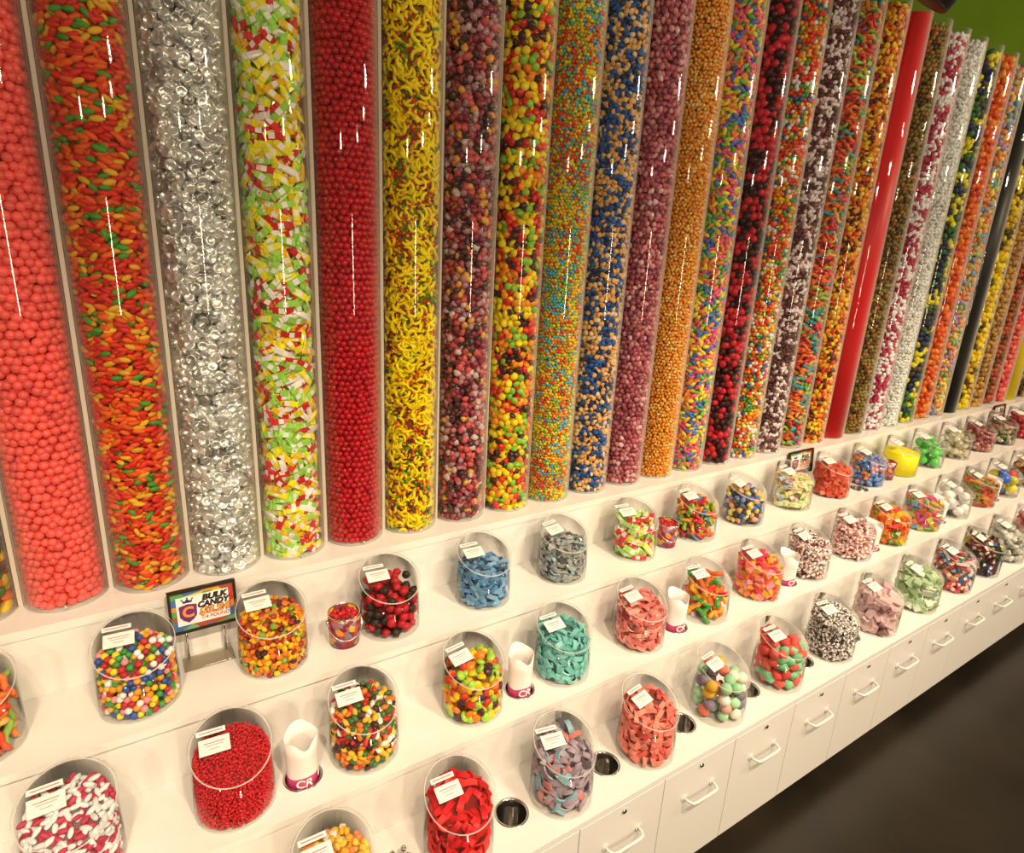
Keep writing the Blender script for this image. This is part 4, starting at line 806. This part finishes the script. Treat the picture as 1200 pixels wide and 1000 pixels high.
# ------------------------------------------------------------------ pails, paper bags, steel cups, tongs
def pail_print():
    m = mat('printed_pail', rough=0.25); nt = m.node_tree; v = nt.nodes.new('ShaderNodeTexVoronoi'); v.inputs['Scale'].default_value = 70
    tc = nt.nodes.new('ShaderNodeTexCoord'); sp = nt.nodes.new('ShaderNodeSeparateColor'); r = nt.nodes.new('ShaderNodeValToRGB'); r.color_ramp.interpolation = 'CONSTANT'
    cols = ['#9a2a28', '#7a1c20', '#c05044', '#d8862e', '#8a2a3a', '#c8a02e', '#a83a34', '#7a6a7a']
    e = r.color_ramp.elements; e[0].color = (*alb(cols[0]), 1); e[1].position = 1/8; e[1].color = (*alb(cols[1]), 1)
    for i in range(2, 8): x = e.new(i/8); x.color = (*alb(cols[i]), 1)
    L = nt.links.new; L(tc.outputs['Object'], v.inputs['Vector']); L(v.outputs['Color'], sp.inputs[0]); L(sp.outputs[0], r.inputs['Fac'])
    L(r.outputs['Color'], nt.nodes['Principled BSDF'].inputs['Base Color']); return m
M['pail'] = pail_print()
def pail(x, y, label, side=-1):
    base = W(x, y, ZU); t = empty('candy_pail', base, label, 'pail', 'small candy pails on the upper shelf')
    r0, r1, h = 0.034, 0.037, 0.078
    bm = bmesh.new(); lathe(bm, [(0, 0.0006), (r0, 0.0006), (r1, h), (r1 - 0.0012, h), (r0 - 0.0012, 0.003), (0, 0.003)], 36); bm_obj('pail_body', bm, M['pail'], t)
    bm = bmesh.new(); lathe(bm, [(r1 + 0.0022*math.cos(a), h + 0.0022*math.sin(a)) for a in np.linspace(0, 2*math.pi, 9)[:-1]], 36, closed=True); bm_obj('rim', bm, M['chrome'], t)
    bm = bmesh.new()
    for s in (-1, 1):
        bmesh.ops.create_icosphere(bm, subdivisions=2, radius=0.005, matrix=Matrix.Translation((s*(r1 + 0.001), 0, h - 0.014)))
    bm_obj('rivet', bm, M['chrome'], t, True)
    bm = bmesh.new(); pts = []
    for a in np.linspace(0, math.pi, 15):
        pts.append((0.0415*math.cos(a), side*0.036*math.sin(a)*0.95, h - 0.014 - 0.042*math.sin(a)))
    tube_bm(bm, pts, 0.0011, 6); hd = bm_obj('wire_handle', bm, M['chrome'], t); hd.rotation_euler = (0, 0, 0)
    Rf = r1 - 0.003; n = 46; Rr = np.sqrt(RNG.uniform(0, 1, n))*(Rf - 0.006); A = RNG.uniform(0, 6.28, n)
    P = np.stack([Rr*np.cos(A), Rr*np.sin(A), h - 0.012 + RNG.uniform(-0.002, 0.006, n)], 1); pal = [('#c81c20', 3), ('#8a1416', 2)]
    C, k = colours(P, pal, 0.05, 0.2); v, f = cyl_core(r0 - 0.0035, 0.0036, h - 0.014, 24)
    heap('candy_fill', P, orient(np.tile([0., 0, 1], (n, 1)), True, 3, 0.6), np.full(n, 0.014), C, k, ('berry',), 'gloss', v, f, gap_shade_col(pal), 'red candies filling the pail ' + label.split('pail ')[-1], 'candy', base)
pail(0.50, 1.60, 'small printed candy pail standing left of the dark berry jar')
pail(1.865, 1.602, 'small printed candy pail standing right of the wrapped chew jar')
pail(3.62, 1.60, 'small printed candy pail standing left of the plain yellow jar')

def cup_mesh(depth=0.11, r=HR):
    bm = bmesh.new(); lathe(bm, [(r + 0.0035, 0.0008), (r + 0.0028, 0.002), (r - 0.001, 0.0018), (r - 0.0018, -0.002), (r - 0.004, -depth), (0, -depth), (0, -depth - 0.001), (r - 0.0025, -depth - 0.001), (r - 0.0006, -0.001), (r - 0.0004, 0.0006)], 36)
    me = bpy.data.meshes.new('steel_cup'); bm.to_mesh(me); bm.free(); me.materials.append(M['steel']); return me
CUP = cup_mesh(); CUPS = cup_mesh(0.10, 0.043*K)
def scoop_mesh(rot=0.0):
    bm = bmesh.new()                                # short steel scoop lying in the cup
    vs = []
    for i, (z, r) in enumerate(((-0.10, 0.010), (-0.07, 0.020), (-0.035, 0.022), (-0.012, 0.021))):
        vs.append([bm.verts.new((r*math.cos(a), r*math.sin(a) + 0.004, z + (0.010*abs(math.cos(a)) if i == 3 else 0))) for a in np.linspace(0.3, math.pi - 0.3, 9)])
    for a, b in zip(vs[:-1], vs[1:]):
        for k in range(8):
            f = bm.faces.new((a[k], a[k+1], b[k+1], b[k])); f.smooth = True
    me = bpy.data.meshes.new('scoop'); bm.to_mesh(me); bm.free(); me.materials.append(M['chrome']); return me
SCOOP = scoop_mesh()
BH_L = ['between the candy corn jar and the bright red jar', 'between the bright red jar and the mauve taffy jar', 'between the mauve taffy jar and the coral jar', 'between the coral jar and the pastel ball jar', 'between the pastel ball jar and the red and green jar',
        'between the red and green jar and the brown and white jar', 'between the brown and white jar and the pale pink jar', 'between the pale pink jar and the pale green jar', 'between the pale green jar and the red and blue jar', 'between the red and blue jar and the dark maroon jar', 'between the dark maroon jar and the white and grey jar', 'beyond the white and grey jar']
for i, x in enumerate(BHOLES):
    o = bpy.data.objects.new('steel_cup', CUP); COL.objects.link(o); o.location = W(x, 1.112, ZB); tag(o, 'sunken steel cup ' + BH_L[i], 'cup', 'steel cups sunk in the bottom shelf')
    if 1 <= i < 6:
        s_ = bpy.data.objects.new('scoop', SCOOP); COL.objects.link(s_); s_.location = W(x, 1.112, ZB); s_.rotation_euler = (0.0, 0.0, -0.9 + 0.3*i)
        tag(s_, 'steel scoop in cup ' + BH_L[i], 'scoop', 'steel scoops in the cups')
o = bpy.data.objects.new('steel_cup', CUPS); COL.objects.link(o); o.location = W(*UHOLES[0], ZU); tag(o, 'empty round steel cup sunk in the upper shelf in front of the blue grey jar', 'cup')
# tongs in the first cup
tg = empty('tongs', W(BHOLES[0], 1.112, ZB), 'steel wire tongs standing in the cup between the candy corn jar and bright red jar', 'tongs')
for s in (-1, 1):
    bm = bmesh.new(); tube_bm(bm, [(s*0.008, 0.014, -0.09), (s*0.012, 0.016, -0.02), (s*0.016, 0.022, 0.012), (s*0.012, 0.024, 0.022)], [0.002, 0.003, 0.003, 0.003], 8)
    bmesh.ops.create_icosphere(bm, subdivisions=2, radius=0.006, matrix=Matrix.Translation((s*0.012, 0.024, 0.026))); bm_obj('arm', bm, M['chrome'], tg, True)
bm = bmesh.new(); tube_bm(bm, [(-0.013, 0.017, -0.012), (0.013, 0.017, -0.012)], 0.0022, 8); bm_obj('pivot', bm, M['chrome'], tg, True)

BAG_L = ['beside the jar of fine red grains', 'left of the teal taffy jar', 'right of the salmon pink strips', 'right of the orange and pink candies', 'right of the pink and white sticks', 'right of the multicoloured wrapped candies', 'at the far end']
def bag(x, label):
    base = W(x, 1.345, ZM)
    o = bpy.data.objects.new('steel_cup', CUP); COL.objects.link(o); o.location = base; tag(o, 'steel cup holding the bag ' + label, 'cup', 'steel cups in the middle shelf')
    t = empty('paper_bag', base, 'white paper bag with magenta print standing ' + label, 'bag', 'white paper bags on the middle shelf')
    bm = bmesh.new(); seg = 32; zb, zt = -0.095, 0.108; rings = []
    def rad(a, z):                                 # rounded square, creased
        return 0.0290*(1 + 0.04*math.cos(4*a)) * (1.0 + 0.10*max(0, z)/0.1)
    for z in (zb, -0.04, 0.0, 0.03, 0.07, 1):
        ring = []
        for k in range(seg):
            a = 2*math.pi*k/seg; d = (a - 1.5*math.pi + math.pi) % (2*math.pi) - math.pi
            top = zt - 0.024*math.exp(-(d/0.55)**2) - 0.006*math.cos(2*a)
            zz = top if z == 1 else z; r = rad(a, zz); ring.append(bm.verts.new((r*math.cos(a), r*math.sin(a), zz)))
        rings.append(ring)
    for i, (a, b) in enumerate(zip(rings[:-1], rings[1:])):
        for k in range(seg): bm.faces.new((a[k], a[(k+1) % seg], b[(k+1) % seg], b[k])).smooth = True
    bm.faces.new(rings[0][::-1])
    b = bm_obj('bag_body', bm, M['bag'], t); sd = b.modifiers.new('paper', 'SOLIDIFY'); sd.thickness = 0.0012; sd.offset = -1
    bm = bmesh.new(); rr = [[], []]
    for j, z in enumerate((-0.02, 0.021)):
        for k in range(25):
            a = 2*math.pi*k/24; zz = z + (0.004*math.sin(3*a) if j else 0); r = rad(a, zz) + 0.0004; rr[j].append(bm.verts.new((r*math.cos(a), r*math.sin(a), zz)))
    for k in range(24): f = bm.faces.new((rr[0][k], rr[0][k+1], rr[1][k+1], rr[1][k])); f.smooth = True
    bm_obj('printed_band', bm, M['pink'], t)
    for s_, a in (('C', -2.0), ('R', -1.45), ('C', -0.4), ('R', 0.15)):
        r = 0.0306
        text('bag_letter', s_, 0.026, M['white'], t, (r*math.cos(a), r*math.sin(a), 0.0095), (math.pi/2, 0, a + math.pi/2), 0.15, 0.0004, 0.0004)
for x, l in zip(BAGS, BAG_L): bag(x, l)

# ------------------------------------------------------------------ black spotlight hanging in front of the far tubes
sp = empty('spotlight', W(2.99, 1.5, 1.155), 'black ceiling spotlight hanging at the upper right above the tubes', 'lamp')
sp.rotation_euler = (0.55, 0.25, 0.0)
bm = bmesh.new(); lathe(bm, [(0, 0.12), (0.070, 0.12), (0.082, 0.105), (0.082, -0.115), (0.078, -0.12), (0, -0.12)], 36); bm_obj('lamp_housing', bm, M['black'], sp)
bm = bmesh.new(); tube_bm(bm, [(0, 0, 0.12), (0, 0.02, 0.2), (0.0, 0.10, 0.5), (0.02, 0.25, 0.95)], 0.012, 12); bm_obj('stem', bm, M['black'], sp)
